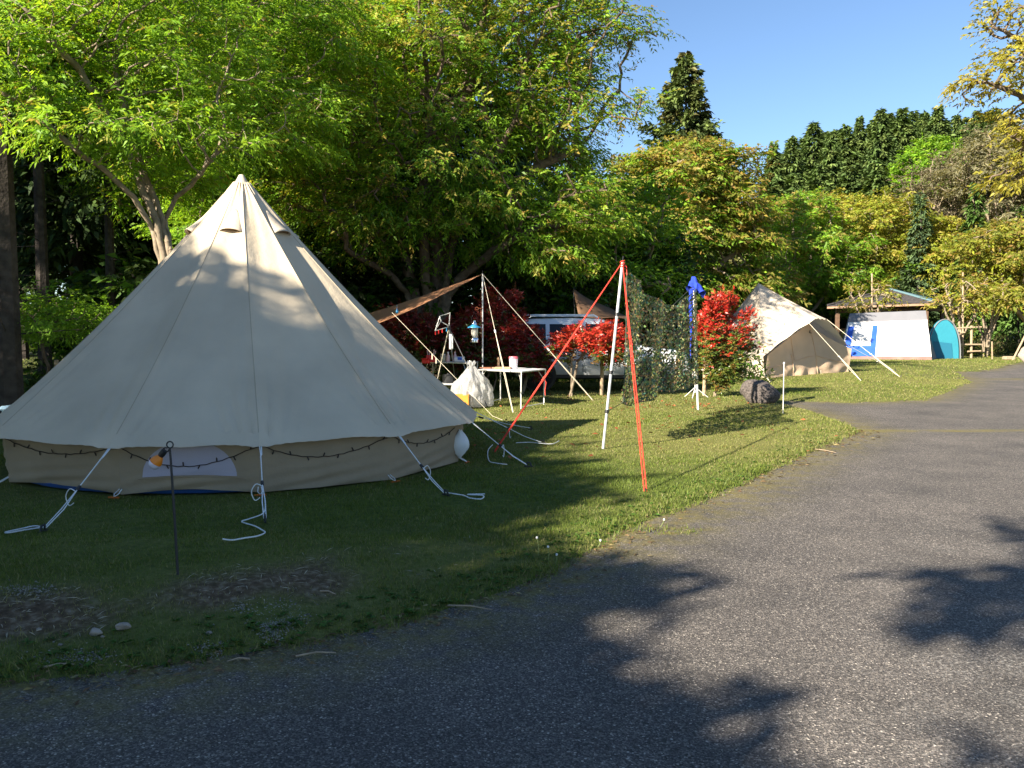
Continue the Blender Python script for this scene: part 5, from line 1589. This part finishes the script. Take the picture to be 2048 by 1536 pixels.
for px, py, h, lab in ((1203, 790, .95, 'round wooden stake in front of the car doors'), (1408, 792, .8, 'round wooden stake at the left foot of the tallest red shrub')):
    g = G(px, py)
    b = MB(); b.tube([g + Vector((0, 0, -.1)), g + Vector((.01, 0, h * .5)), g + Vector((0, 0, h))], [.045, .043, .04], 10)
    tag(b.build('wooden_stake', M['stake_wood'], None, smooth=True), lab, 'stake')

# ------------------------------------------------------------------ the second cream tent
Y2 = 29.2
ax = at(1517, 567, Y2)
g2 = lambda px, py, Y: on(at(px, py, Y).x, Y)
Fb, Rb, Lb = g2(1529, 758, 26.6), g2(1697, 746, 29.3), g2(1452, 754, 28.2)
ring = [at(1527, 712, 26.5), at(1632, 637, 27.6), at(1653, 639, 28.2), at(1694, 690, 29.3), Vector((11.4, 31.6, .85)), Vector((9.4, 32.3, .85)), Vector((7.2, 31.2, .85)), at(1430, 716, 28.8)]
foot = [Fb, None, None, Rb, on(11.3, 31.5), on(9.4, 32.1), on(7.3, 31.0), on(at(1432, 750, 28.9).x, 28.9)]
t2 = empty('bell_tent', on(ax.x, Y2), 'cream bell tent with a shaded door porch, just right of the tallest red shrub', 'tent')
for k in range(8):
    A_, B_ = ring[k], ring[(k + 1) % 8]
    b = MB()
    def pan(u, v):
        p = ax.lerp(A_.lerp(B_, u), v)
        p.z -= .10 * math.sin(math.pi * v) * (.35 + .65 * math.sin(math.pi * u)) + .02 * math.sin(u * 17 + k) * v * math.exp(-(1 - v) / .2)
        p.z += .05 * math.sin(math.pi * u) * v ** 6 * (0 if k == 1 else 1)
        return p
    b.grid(pan, 12, 14)
    b.build('roof_panel', M['cotton'], t2, smooth=True)
    s_ = MB(); s_.tube([pan(0, i / 10) + Vector((0, 0, .004)) for i in range(11)], .010, 4, cap=False); s_.build('seam', M['cotton'], t2)
def wallq(a, b_, c, d, name, mat_, amp=.03, nu=24, nv=12, ph=0):
    m_ = MB()
    n_ = (b_ - a).cross(d - a).normalized()
    def f(u, v):
        p = a.lerp(b_, u).lerp(d.lerp(c, u), v)
        return p + n_ * amp * (math.sin(u * 23 + v * 3 + ph) * .5 + math.sin(u * 41 - v * 5 + ph) * .35 * v + math.sin(v * 13 + u * 7)* .25) * math.sin(math.pi * min(1, max(0, u))) * (.3 + v)
    m_.grid(f, nu, nv)
    return m_.build(name, mat_, t2, smooth=True)
for k in (3, 4, 5, 6, 7):
    a_, b_ = ring[k], ring[(k + 1) % 8]
    ins = lambda p: p.lerp(Vector((ax.x, Y2, p.z)), .03) + Vector((0, 0, .03))
    wallq(ins(a_), ins(b_), foot[(k + 1) % 8], foot[k], 'wall_panel', M['cotton'], .012)
dpk = at(1642, 647, 28.15); dl = at(1530, 712, 26.75); dr = at(1693, 697, 29.35)
m_ = MB()
nD = (Rb - Fb).cross(Vector((0, 0, 1))).normalized()
def door(u, v):
    topz = (dl.z + (dpk.z - dl.z) * min(1, u / .62)) if u < .62 else (dpk.z + (dr.z - dpk.z) * ((u - .62) / .38) ** .75)
    bot = Fb.lerp(Rb, u); tp_ = Fb.lerp(Rb, u) + nD * (.10 - .30 * (topz - bot.z) * math.sin(math.pi * u) ** .5); tp_.z = topz
    p = tp_.lerp(bot, v)
    w_ = .5 * math.sin(u * 40 + v * 4) * v ** 2 * .05 + .03 * math.sin(u * 17 - v * 6) * v + .02 * math.sin(v * 22 + u * 30) * v ** 3
    p += nD * w_
    return p
m_.grid(door, 60, 26); dw = m_.build('door_panel', M['cotton_door'], t2, smooth=True)
for u_, v0_, v1_ in ((.33, .42, 1), (.62, .03, 1), (.36, .0, .6)):
    m_ = MB(); m_.tube([door(u_, v0_ + (v1_ - v0_) * i / 10) - nD * .0 + nD * .012 for i in range(11)], .012, 4); m_.build('zip', M['cotton_door'], dw)
m_ = MB(); m_.tube([door(i / 20, .62) + nD * .012 for i in range(1, 20)], .010, 4); m_.build('seam', M['cotton_door'], dw)
m_ = MB(); q_ = door(.60, .16) + nD * .03; m_.tube([q_ + Vector((0, 0, .07)), q_ + Vector((-.02, 0, 0)), q_ + Vector((.05, 0, -.02))], .014, 5); m_.build('badge', M['iron'], dw)
for px, py in ((1604, 750), (1642, 748)):
    p_ = G(px, py); m_ = MB(); m_.tube([p_, p_ + Vector((-.03, -.06, .12))], .012, 5); m_.build('peg_loop', M['rope_cream'], t2)
for p_, e_ in ((at(1614, 642, 27.0), G(1722, 761)), (at(1654, 639, 28.2), G(1801, 755)), (at(1695, 690, 29.3), G(1790, 742)), (at(1446, 640, 28.3), G(1541, 765))):
    m_ = MB(); mm = p_.lerp(e_, .62)
    m_.tube([p_, mm], .0075, 5); m_.tube([mm, mm.lerp(e_, .5) + Vector((.03, 0, 0)), e_], .008, 4); m_.tube([mm, mm.lerp(e_, .5) - Vector((.03, 0, 0)), e_], .008, 4)
    gl = m_.build('guy_line', M['rope_cream'], t2)
    m_ = MB(); m_.tube([e_ + Vector((0, 0, -.05)), e_ + Vector((.02, 0, .07))], .014, 5); m_.build('peg', M['iron'], gl)
    m_ = MB(); m_.tube([mm - Vector((.03, 0, 0)), mm + Vector((.03, 0, 0))], .016, 5); m_.build('slider', M['alu_white'], gl)
g = G(1566, 828); tpk = at(1568, 727, g.y)
b = MB(); b.tube([g + Vector((0, 0, -.05)), tpk], .008, 6); b.lathe([(0, .03), (.016, .02), (.016, -.01), (0, -.02)], tpk, 8)
tag(b.build('thin_rod', M['alu_white'], None), 'thin pale metal rod stuck in the lawn right of the rock', 'rod')

# ------------------------------------------------------------------ the white cabin tent with its blue panel
tl_, tr2, br_, bl_ = at(1700, 627, 47.6), at(1851.6, 621, 47.0), on(at(1864, 719, 45).x, 45), on(at(1680, 722, 46.2).x, 46.2)
wt = empty('cabin_tent', bl_.lerp(br_, .5), 'white ridge tent with a large blue U shaped panel beside the pavilion', 'tent')
nW = (br_ - bl_).cross(tl_ - bl_).normalized()
if nW.y > 0: nW = -nW
def wf(u, v): return tl_.lerp(tr2, u).lerp(bl_.lerp(br_, u), v) + nW * (.03 * math.sin(math.pi * v) + (.06 * math.exp(-((v - .62 + (u - .72) * 1.4) / .035) ** 2) + .05 * math.exp(-((v - .85 + (u - .72) * 1.2) / .04) ** 2)) * float(sstep(.6, .72, u)) + .008 * math.sin(u * 30 + v * 13))
def sheet(u0, u1, v0, v1, name, mat_, out=0, nu=20, nv=14, par=None):
    m_ = MB(); m_.grid(lambda u, v: wf(u0 + (u1 - u0) * u, v0 + (v1 - v0) * v) + nW * out, nu, nv); return m_.build(name, mat_, par or wt, smooth=True)
sheet(0, 1, .20, .93, 'front_panel', M['white_sheet'], 0, 70, 40)
sheet(0, 1, 0, .20, 'ridge_band', M['grey_sheet'], .004)
sheet(0, 1, .93, 1, 'mud_flap', M['brown_sheet'], .004, 40)
sheet(.018, .088, .30, .72, 'blue_bar', M['blue_panel'], .03, 6)
sheet(.318, .380, .29, .72, 'blue_bar', M['blue_panel'], .03, 6)
sheet(.045, .380, .72, .935, 'blue_panel', M['blue_panel'], .03, 20, 8)
bk_r, bk_l = on(15.2, 48.6), on(bl_.x + 1.2, 49.6)
rr_ = tr2 + Vector((.35, 1.0, -.12)); rl_ = tl_ + Vector((.35, 1.0, -.12))
def quad(a, b_, c, d, name, mat_, par, n=8, amp=.02):
    m_ = MB(); nn = (b_ - a).cross(d - a).normalized()
    m_.grid(lambda u, v: a.lerp(b_, u).lerp(d.lerp(c, u), v) + nn * amp * math.sin(u * 9 + v * 7) * math.sin(math.pi * u), n, n); return m_.build(name, mat_, par, smooth=True)
bk_r = on(at(1874, 716, 47.5).x, 47.5)
quad(tr2, rr_, bk_r, br_, 'end_panel', M['grey_sheet'], wt)  # shade of this end is put in as a grey cloth colour
quad(tl_, tr2, rr_, rl_, 'ridge_panel', M['white_sheet'], wt)
quad(rl_, rr_, bk_r, bk_l, 'back_panel', M['white_sheet'], wt)
quad(tl_, rl_, bk_l, bl_, 'end_panel', M['grey_sheet'], wt)

# the teal dome tent at its end
dc = on(at(1886, 716, 47.6).x, 47.8)
dt = empty('dome_tent', dc, 'teal and grey dome tent at the right end of the white tent', 'tent')
hx, hh = .93, 2.25
def dome(u, v):
    a = math.pi * u
    r = math.cos(v * math.pi / 2)
    return dc + Vector((hx * (-math.cos(a)) + .55 * v, -.3 + 2.2 * v, hh * (math.sin(a) ** .8) * r ** .6))
m_ = MB(); m_.grid(lambda u, v: dome(u, v * .98), 22, 12); m_.build('canopy', M['dome_grey'], dt, smooth=True)
m_ = MB(); m_.grid(lambda u, v: dc + Vector((hx * (-math.cos(math.pi * u)) * (1 - .25 * (1 - v)) - .1, -.32, hh * (math.sin(math.pi * u) ** .8) * v)), 22, 8); fd = m_.build('front_panel', M['teal'], dt, smooth=True)
m_ = MB(); m_.grid(lambda u, v: dc + Vector((-.65 + 1.05 * u + .1 * (1 - v), -.345, 1.0 * v * (1 - .12 * u))), 6, 6); m_.build('door_flap', M['teal_dark'], fd)
m_ = MB(); m_.tube([dome(i / 24, 0) + Vector((0, -.03, 0)) for i in range(25)], .03, 6); m_.build('pole_sleeve', M['grey_sheet'], dt)
m_ = MB(); m_.tube([dome(.5 + .5 * i / 14, .5) for i in range(15)], .02, 5); m_.build('pole_sleeve', M['grey_sheet'], dt)

# ------------------------------------------------------------------ pavilion
YP = 60
pv_c = on(at(1780, 700, YP + 3).x, YP + 3)
pv = empty('pavilion', pv_c, 'dark timber pavilion with a shallow hipped shingle roof behind the white tent', 'pavilion')
e = [at(1655, 613, YP + 1.0), at(1868, 606, YP - 1.6), at(1904, 611, YP + 6.4), at(1716, 612, YP + 9)]
apx = at(1779, 579, YP + 3.5)
for k in range(4):
    a_, b_ = e[k], e[(k + 1) % 4]
    for j in range(9):                                        # courses of shingles, each lapping the one below
        v0, v1 = j / 9, (j + 1) / 9
        m_ = MB()
        m_.add([apx.lerp(a_, v0), apx.lerp(b_, v0), apx.lerp(b_, v1) + Vector((0, 0, .06)), apx.lerp(a_, v1) + Vector((0, 0, .06)), apx.lerp(b_, v1), apx.lerp(a_, v1)], [(0, 1, 2, 3), (3, 2, 4, 5)])
        m_.build('shingle_course', M['shingle'], pv)
    m_ = MB(); m_.tube([apx + Vector((0, 0, .05)), a_ + Vector((0, 0, .10))], .07, 6); m_.build('hip_ridge', M['ridge'] if k in (1, 2) else M['shingle'], pv)
    d_ = Vector((0, 0, .16))
    m_ = MB(); m_.add([a_ - d_, b_ - d_, b_ - d_ * .1, a_ - d_ * .1], [(0, 1, 2, 3)]); m_.build('fascia_board', M['fascia'], pv, solid=.05)
    p_ = a_.lerp(apx, .16); p_.z = a_.z - .1
    gz_ = float(gz(p_.x, p_.y))
    m_ = MB(); m_.box((p_.x, p_.y, (p_.z + gz_) / 2), (.24, .24, p_.z - gz_)); m_.build('post', M['pavilion_wood'], pv)
    q_ = b_.lerp(apx, .16); q_.z = b_.z - .1
    m_ = MB(); m_.tube([p_ - Vector((0, 0, .25)), q_ - Vector((0, 0, .25))], .13, 4); m_.build('beam', M['pavilion_wood'], pv)
    if k != 0:
        m_ = MB(); m_.add([Vector((p_.x, p_.y, gz_)), Vector((q_.x, q_.y, gz_)), q_.lerp(Vector((q_.x, q_.y, gz_)), .55), p_.lerp(Vector((p_.x, p_.y, gz_)), .55)], [(0, 1, 2, 3)]); m_.build('low_wall', M['pavilion_wood'], pv, solid=.1)
m_ = MB(); m_.add([e[i] - Vector((0, 0, .14)) for i in range(4)], [(0, 1, 2, 3)]); m_.build('soffit', M['pavilion_wood'], pv)
for px, ya, yb, Y, lab in ((1744, 547, 700, 53.5, 'tall pale stake rising before the pavilion roof'), (1926, 545, 700, 48.6, 'tall pale stake standing at the slim tree by the wooden rail')):
    a_ = on(at(px, yb, Y).x, Y); b_ = at(px, ya, Y)
    m_ = MB(); m_.tube([a_, b_], .05, 7); tag(m_.build('tall_stake', M['stake_wood'], None, smooth=True), lab, 'stake')

# ------------------------------------------------------------------ wooden rail
YR = 48.2
f0 = on(at(1944, 706, YR).x, YR)
fn = empty('rail_fence', f0, 'weathered wooden rail fence right of the dome tent', 'fence')
for px, top in ((1944, 651), (1893, 657), (1915, 662)):
    p_ = on(at(px, 700, YR).x, YR); t_ = at(px, top, YR)
    m_ = MB(); m_.tube([p_ + Vector((0, .05, -.1)), t_ + Vector((0, .05, 0))], .07 if px == 1944 else .05, 8); m_.build('post', M['stake_wood'], fn, smooth=True)
for (x0, y0), (x1, y1) in (((1880, 658), (1963, 654)), ((1895, 689), (1964, 689)), ((1890, 666), (1930, 665)), ((1935, 703), (1962, 702))):
    m_ = MB(); m_.tube([at(x0, y0, YR - .1), at(x1, y1, YR - .1)], .045, 7); m_.build('rail', M['stake_wood'], fn, smooth=True)
p_ = on(at(1985, 704, 47).x, 47); m_ = MB(); m_.tube([p_, at(1984, 683, 47)], .04, 6); tag(m_.build('short_post', M['stake_wood'], None), 'short pale post in the grass right of the bare fan shaped tree', 'post')
p_ = on(at(2026, 702, 45).x, 45); m_ = MB(); m_.tube([p_, at(2052, 668, 45)], .05, 7); tag(m_.build('leaning_pole', M['stake_wood'], None), 'leaning wooden prop at the far right beyond the grass', 'pole')
p_ = on(at(2018, 702, 45.5).x, 45.5); m_ = MB(); m_.box(p_ + Vector((0, 0, .1)), (.55, .4, .2), bev=.04); tag(m_.build('low_bench', M['stake_wood'], None), 'small low timber block by the leaning prop', 'block')

# ------------------------------------------------------------------ rocks
def rock(c, d, label, seed, mat_='rock', name='rock', cat='rock', group=None):
    rg = np.random.default_rng(seed)
    ph = rg.uniform(0, 6.28, (7, 3)); fr = rg.uniform(1.5, 5.5, (7, 3)); cut = [norm(rg.normal(0, 1, 3)) for _ in range(9)]; cd_ = rg.uniform(.62, .9, 9)
    m_ = MB()
    def f(u, v):
        a = u * 6.2832; e_ = (v - .5) * math.pi
        n_ = np.array([math.cos(a) * math.cos(e_), math.sin(a) * math.cos(e_), math.sin(e_)])
        r = 1 + .05 * sum(math.sin(float((n_ * fr[k] * 1.2 + ph[k]).sum())) for k in range(7))
        for q_, d0 in zip(cut, cd_):
            t = float(n_ @ q_)
            if t * r > d0: r = d0 / t
        r += .010 * math.sin(n_[0] * 23 + n_[1] * 17) + .010 * math.sin(n_[2] * 29 + n_[0] * 13)
        p = n_ * r
        return Vector((c.x + p[0] * d[0] / 2, c.y + p[1] * d[1] / 2, c.z + d[2] * .42 + p[2] * d[2] / 2))
    m_.grid(f, 40, 22)
    o = m_.build(name, M[mat_], None, smooth=True)
    return tag(o, label, cat, group)
rock(G(1522, 806), (.84, .66, .56), 'rough dark boulder on the lawn before the second cream tent', 11)
rock(on(at(2060, 712, 40).x, 40), (1.0, .9, 1.25), 'pale upright boulder cut by the right edge beside the far road', 6, 'stone')
for k, (px, py, s, lab) in enumerate(((191, 1270, .11, 'largest pale stone in the bare earth at the lower left'), (246, 1260, .12, 'long flat stone just right of the largest pale stone'), (205, 1275, .035, 'pebble at the right foot of the largest pale stone'),
                                      (78, 1258, .045, 'small stone far left in the bare earth'), (120, 1292, .04, 'small stone low in the bare earth strip'), (418, 1268, .05, 'pinkish stone in the little earth hollow'))):
    rock(G(px, py), (s * .62, s * .45, s * .34), lab, 20 + k, 'stone', 'stone', 'stone')

# ------------------------------------------------------------------ litter: twigs, stems, dandelions
for k, (a_, b_, lab) in enumerate((((592, 1338), (672, 1331), 'long dry stem lying along the road edge'), ((500, 1343), (455, 1347), 'short dry stem on the left road edge'), ((1630, 904), (1672, 915), 'pale stick lying on the road edge by the far grass'),
                                   ((895, 1222), (985, 1242), 'brown twig among dead leaves at the road edge'), ((85, 1366), (150, 1356), 'dry stem at the left road edge'), ((640, 1180), (672, 1190), 'dry straw in the shaded lawn'))):
    p_, q_ = G(*a_), G(*b_)
    if k not in (5,): p_.z = max(p_.z, .004); q_.z = max(q_.z, .004)
    m_ = MB(); m_.tube([p_ + Vector((0, 0, .005)), p_.lerp(q_, .5) + Vector((0, .01, .012)), q_ + Vector((0, 0, .006))], [.005, .004, .0025], 5)
    tag(m_.build('dry_stem', M['twig'], None), lab, 'twig')
for k, (px, py, h) in enumerate(((1077, 1112, .12), (1096, 1128, .11), (1110, 1132, .075), (1195, 1098, .05), (1320, 1128 - 60, .06))):
    g = G(px, py); g.z = max(g.z, 0)
    r_ = empty('dandelion', g, ('white dandelion clock, leftmost and highest at the road edge', 'white dandelion clock, second from the left at the road edge', 'white dandelion clock leaning low over the asphalt', 'small white dandelion near the road edge, alone to the right', 'tiny dandelion by the grass tuft on the road')[k], 'dandelion')
    m_ = MB(); t_ = g + Vector((.01 * (k - 1), 0, h)); m_.tube([g, g.lerp(t_, .5) + Vector((.005, 0, 0)), t_], .0025, 5); m_.build('stem', M['stem'], r_)
    m_ = MB(); m_.lathe([(0, -.008), (.006, -.006), (.008, 0), (.006, .006), (0, .008)], t_, 10); m_.build('seed_head', M['dandelion'], r_, smooth=True)

# ------------------------------------------------------------------ grass
def in_tent(x, y): return np.hypot(x - TC.x, y - TC.y) < WR - .02
def grass(name, label, bands, seed):
    rg = np.random.default_rng(seed)
    VV = []; TT = []
    for (y0, y1, dens, hgt, wmin) in bands:
        xm = y1 * .66 + .8
        n = int(dens * (y1 - y0) * xm * 2)
        y = y0 + (y1 - y0) * rg.random(n) ; x = rg.uniform(-xm, xm, n)
        kp = np.abs(x) < y * .645 + .9
        x, y = x[kp], y[kp]
        s = sdf_road(x, y)
        edge = .045 * nz(x * 9, y * 9, 1) + .02 * rg.normal(0, 1, len(x))
        so = soil_mask(x, y); dr = dry_lit_mask(x, y)
        clump = .5 + .5 * nz(x * 4.5, y * 4.5, 3)
        isl = np.exp(-(((x - ISL[0]) / .26) ** 2 + ((y - ISL[1]) / .12) ** 2)) + .8 * np.exp(-(((x - ISL[0] + .2) / .16) ** 2 + ((y - ISL[1] - .05) / .07) ** 2))
        kp = ((s + edge > -.01) & (rg.random(len(x)) > so * .93) & (rg.random(len(x)) > .35 * (1 - clump))) | (rg.random(len(x)) < isl * .8 - .2)
        kp &= ~in_tent(x, y)
        forest_ = sstep(17, 23, y + .25 * x) * sstep(1.5, -2.5, x)
        kp &= rg.random(len(x)) > forest_ * .6
        x, y, s, so, dr, clump = x[kp], y[kp], s[kp], so[kp], dr[kp], clump[kp]
        z = np.maximum(gz(x, y), np.where(s < .08, .0, -9))
        n = len(x)
        tall = 1 + 1.1 * np.exp(-(np.maximum(s, 0) / .22) ** 2) * (rg.random(n) < .45) * (y < 14) + .5 * (nz(x * 1.7, y * 1.7, 7) > .55)
        h = hgt * rg.uniform(.5, 1.25, n) * tall * (.75 + .5 * clump) * (1 - .35 * dr)
        w = np.maximum(wmin, y * .00095) * 1.1 * rg.uniform(.7, 1.3, n)
        az = rg.uniform(0, 6.283, n); ln = rg.uniform(.15, .95, n) * h
        sx, sy = np.cos(az), np.sin(az); bx = rg.uniform(0, 6.283, n)
        p = np.stack([x, y, z - .004], 1)
        tip = p + np.stack([np.cos(bx) * ln, np.sin(bx) * ln, h], 1)
        sd = np.stack([sx, sy, np.zeros(n)], 1) * w[:, None] * .5
        VV.append(np.stack([p - sd, p + sd, tip], 1).reshape(-1, 3))
        g1 = np.array([.085, .13, .02]); g2_ = np.array([.16, .195, .038]); d1 = np.array([.24, .21, .075]); d2 = np.array([.33, .28, .14])
        f = rg.random((n, 1)); dry_lit_blade = rg.random(n) < dr * .55 + so * .8
        c = np.where(dry_lit_blade[:, None], d1 * (1 - f) + d2 * f, g1 * (1 - f) + g2_ * f)
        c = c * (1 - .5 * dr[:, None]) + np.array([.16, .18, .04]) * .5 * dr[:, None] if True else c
        c *= rg.uniform(.75, 1.25, (n, 1))
        TT.append(np.repeat(c, 3, 0))
    V = np.concatenate(VV); T = np.concatenate(TT)
    q_ = np.arange(len(V)).reshape(-1, 3)
    o = link(name, np_mesh(name, V, q_, T), None, M['grass'])
    return tag(o, label, 'grass', kind='stuff')
grass('grass', 'short lawn grass, green in the shade, dry in patches and painted yellower where sunlit', [(3.0, 5.0, 8000, .027, .004), (5, 7, 5600, .027, .005), (7, 10, 3700, .028, .006), (10, 16, 1700, .033, .008), (16, 26, 420, .045, .012), (26, 50, 90, .06, .02)], 77)
# broad leaved weeds along the edge of the lawn
rg = np.random.default_rng(8)
n = 900
t_ = rg.random(n) * 24
ex = []
for i in range(n):
    k = rg.integers(3, 20); f = rg.random()
    p = ROAD[k] * (1 - f) + ROAD[k + 1] * f
    ex.append(p)
ex = np.array(ex); off = rg.uniform(.02, .5, n); an = rg.uniform(0, 6.28, n)
x = ex[:, 0] + np.cos(an) * off; y = ex[:, 1] + np.sin(an) * off
kp = sdf_road(x, y) > .02
x, y = x[kp], y[kp]
n = len(x); m = 6
pz = gz(x, y)
az = rg.uniform(0, 6.28, (n, m))
d = np.stack([np.cos(az), np.sin(az), rg.uniform(.2, .8, (n, m))], -1); d = norm(d)
pos = np.repeat(np.stack([x, y, pz + .005], 1)[:, None], m, 1)
L = rg.uniform(.018, .045, (n, m)).ravel()
V, F, T = leaves_mesh(pos.reshape(-1, 3), d.reshape(-1, 3), norm(np.array([0, 0, 1.0]) + rg.normal(0, .3, (n * m, 3))), L, L * .42, np.array([(.07, .14, .025)]) * rg.uniform(.6, 1.5, (n * m, 1)), .3)
tag(link('weeds', np_mesh('weeds', V, F, T), None, M['grass']), 'small broad leaved weeds along the lawn edge', 'weeds', kind='stuff')
# dry straw and gravel on the earth bank, fallen leaves
n = 5200
x = rg.uniform(-3.2, .2, n); y = rg.uniform(3.3, 6.2, n)
kp = rg.random(n) < soil_mask(x, y) * 1.0
x, y = x[kp], y[kp]; n = len(x)
a = rg.uniform(0, 6.28, n); L = rg.uniform(.02, .09, n)
d = norm(np.stack([np.cos(a), np.sin(a), rg.uniform(-.05, .45, n)], 1))
V, F, T = leaves_mesh(np.stack([x, y, gz(x, y) + .008], 1), d, norm(np.array([0, 0, 1.]) + rg.normal(0, .4, (n, 3))), L, np.full(n, .0042), np.array([(.42, .37, .29)]) * rg.uniform(.4, 1.4, (n, 1)), .1)
tag(link('dry_straw', np_mesh('dry_straw', V, F, T), None, M['grass']), 'dead straw strewn over the bare earth strip', 'straw', kind='stuff')
gp = []
for px, py, sx, sy, k in ((560, 1212, 60, 26, 420), (545, 1240, 34, 20, 300), (60, 1195, 70, 14, 220), (480, 1205, 25, 8, 60), (160, 1290, 90, 16, 260), (420, 1272, 40, 14, 120)):
    for _ in range(k):
        gp.append(tuple(G0(px + rg.normal(0, sx * .5), py + rg.normal(0, sy * .5), .08)))
gp = np.array(gp); n = len(gp)
zz = gz(gp[:, 0], gp[:, 1]); sz = rg.uniform(.003, .007, n)
oc = np.array([(1, 0, 0), (0, 1, 0), (-1, 0, 0), (0, -1, 0), (0, 0, .7), (0, 0, -.7)])
V = (np.stack([gp[:, 0], gp[:, 1], zz + .003], 1)[:, None] + oc[None] * sz[:, None, None] * rg.uniform(.6, 1.4, (n, 6, 1))).reshape(-1, 3)
fo = np.array([(0, 1, 4), (1, 2, 4), (2, 3, 4), (3, 0, 4), (1, 0, 5), (2, 1, 5), (3, 2, 5), (0, 3, 5)])
F = (np.arange(n)[:, None, None] * 6 + fo[None]).reshape(-1, 3)
tag(link('gravel', np_mesh('gravel', V, F, np.repeat(np.array([(.30, .27, .22)]) * rg.uniform(.4, 1.3, (n, 1)), 6, 0)), None, leaf_mat('gravel', 0, .9)), 'pale gravel showing through the bare earth strip', 'gravel', kind='stuff')
n = 260
x = rg.uniform(-1, 5, n); y = rg.uniform(9, 19, n)
x[:60] = rg.normal(3.4, .7, 60); y[:60] = rg.normal(16.2, .5, 60)
kp = sdf_road(x, y) > 0; x, y = x[kp], y[kp]; n = len(x)
a = rg.uniform(0, 6.28, n); L = rg.uniform(.05, .10, n)
d = norm(np.stack([np.cos(a), np.sin(a), rg.uniform(0, .5, n)], 1))
V, F, T = leaves_mesh(np.stack([x, y, gz(x, y) + .03], 1), d, norm(np.array([0, 0, 1.]) + rg.normal(0, .4, (n, 3))), L, L * .5, np.array([(.30, .10, .04)]) * rg.uniform(.5, 1.5, (n, 1)), .1)
tag(link('fallen_leaves', np_mesh('fallen_leaves', V, F, T), None, M['grass']), 'reddish fallen leaves scattered on the sunny lawn', 'leaves', kind='stuff')
# undergrowth along the wood's edge and on the slope
def bushes(name, label, spots, seed, cols, leaf):
    rg = np.random.default_rng(seed); P_ = []; C_ = []
    for (x, y, r, h, k) in spots:
        v = norm(rg.normal(0, 1, (k, 3))); v[:, 2] = np.abs(v[:, 2])
        P_.append(np.stack([x + v[:, 0] * r * rg.uniform(.5, 1, k), y + v[:, 1] * r * rg.uniform(.5, 1, k), gz(np.full(k, x), np.full(k, y)) + v[:, 2] * h * rg.uniform(.3, 1, k)], 1))
        C_.append(np.array(cols)[rg.integers(0, len(cols), k)] * rg.uniform(.6, 1.3, (k, 1)))
    P_ = np.concatenate(P_); C_ = np.concatenate(C_); n = len(P_)
    L = rg.uniform(.6, 1.3, n) * leaf
    d = norm(rg.normal(0, 1, (n, 3)) + np.array([0, 0, -.1]))
    V, F, T = leaves_mesh(P_, d, norm(rg.normal(0, .6, (n, 3)) + np.array([0, 0, 1.])), L, L * .42, C_, .25)
    return tag(link(name, np_mesh(name, V, F, T), None, M['leaf']), label, 'undergrowth', kind='stuff')
rg = np.random.default_rng(4)
sp = [(x, 16.8 + rg.uniform(-1.2, 1.8) - .12 * (x + 8), rg.uniform(.4, .9), rg.uniform(.5, 1.3), 420) for x in np.linspace(-13, -3.8, 24)]
sp += [(x, 22.5 + rg.uniform(-1, 2), rg.uniform(.5, 1.0), rg.uniform(.8, 1.8), 420) for x in np.linspace(-13, -1, 22)]
sp += [(x, 24.5 + rg.uniform(-1, 2), rg.uniform(.6, 1.1), rg.uniform(1.0, 2.2), 420) for x in np.linspace(-1, 7, 14)]
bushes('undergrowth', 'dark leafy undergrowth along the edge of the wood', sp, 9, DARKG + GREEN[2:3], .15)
sp = [(x, 56 + rg.uniform(-3, 6), rg.uniform(.8, 1.8), rg.uniform(.7, 1.9), 300) for x in np.linspace(14, 46, 46)]
sp += [(x, 34 + rg.uniform(-1, 3), rg.uniform(.7, 1.3), rg.uniform(.9, 1.8), 320) for x in np.linspace(3.5, 9.0, 14)]
bushes('slope_undergrowth', 'low scrub along the foot of the slope behind the tents', sp, 10, [(.06, .09, .02), (.09, .11, .03), (.12, .09, .04), (.04, .065, .018)], .26)

n = 1500
k = rg.integers(2, 20, n); f = rg.random((n, 1))
ex = ROAD[k] * (1 - f) + ROAD[k + 1] * f
x = ex[:, 0] + rg.normal(0, .16, n); y = ex[:, 1] + rg.normal(0, .12, n)
s = sdf_road(x, y); kp = (s < .08) & (y < 20); x, y = x[kp], y[kp]; n = len(x)
a = rg.uniform(0, 6.28, n); L = rg.uniform(.012, .05, n) * (1 + (y > 8) * .6)
d = norm(np.stack([np.cos(a), np.sin(a), rg.uniform(0, .25, n)], 1))
V, F, T = leaves_mesh(np.stack([x, y, np.maximum(gz(x, y), 0) + .006], 1), d, norm(np.array([0, 0, 1.]) + rg.normal(0, .3, (n, 3))), L, L * .35, np.array([(.24, .16, .08), (.30, .24, .12), (.16, .09, .05)])[rg.integers(0, 3, n)] * rg.uniform(.6, 1.4, (n, 1)), .1)
tag(link('leaf_litter', np_mesh('leaf_litter', V, F, T), None, M['grass']), 'dry leaf bits and stems gathered along the road edge', 'leaf litter', kind='stuff')
sp = [(x, 52 + rg.uniform(-2, 4), rg.uniform(1.6, 2.6), rg.uniform(5, 8.5), 420) for x in np.linspace(-40, 9, 34)]
bushes('far_wood', 'dense dark wood closing off the view behind the left trees', sp, 12, DARKG, .55)
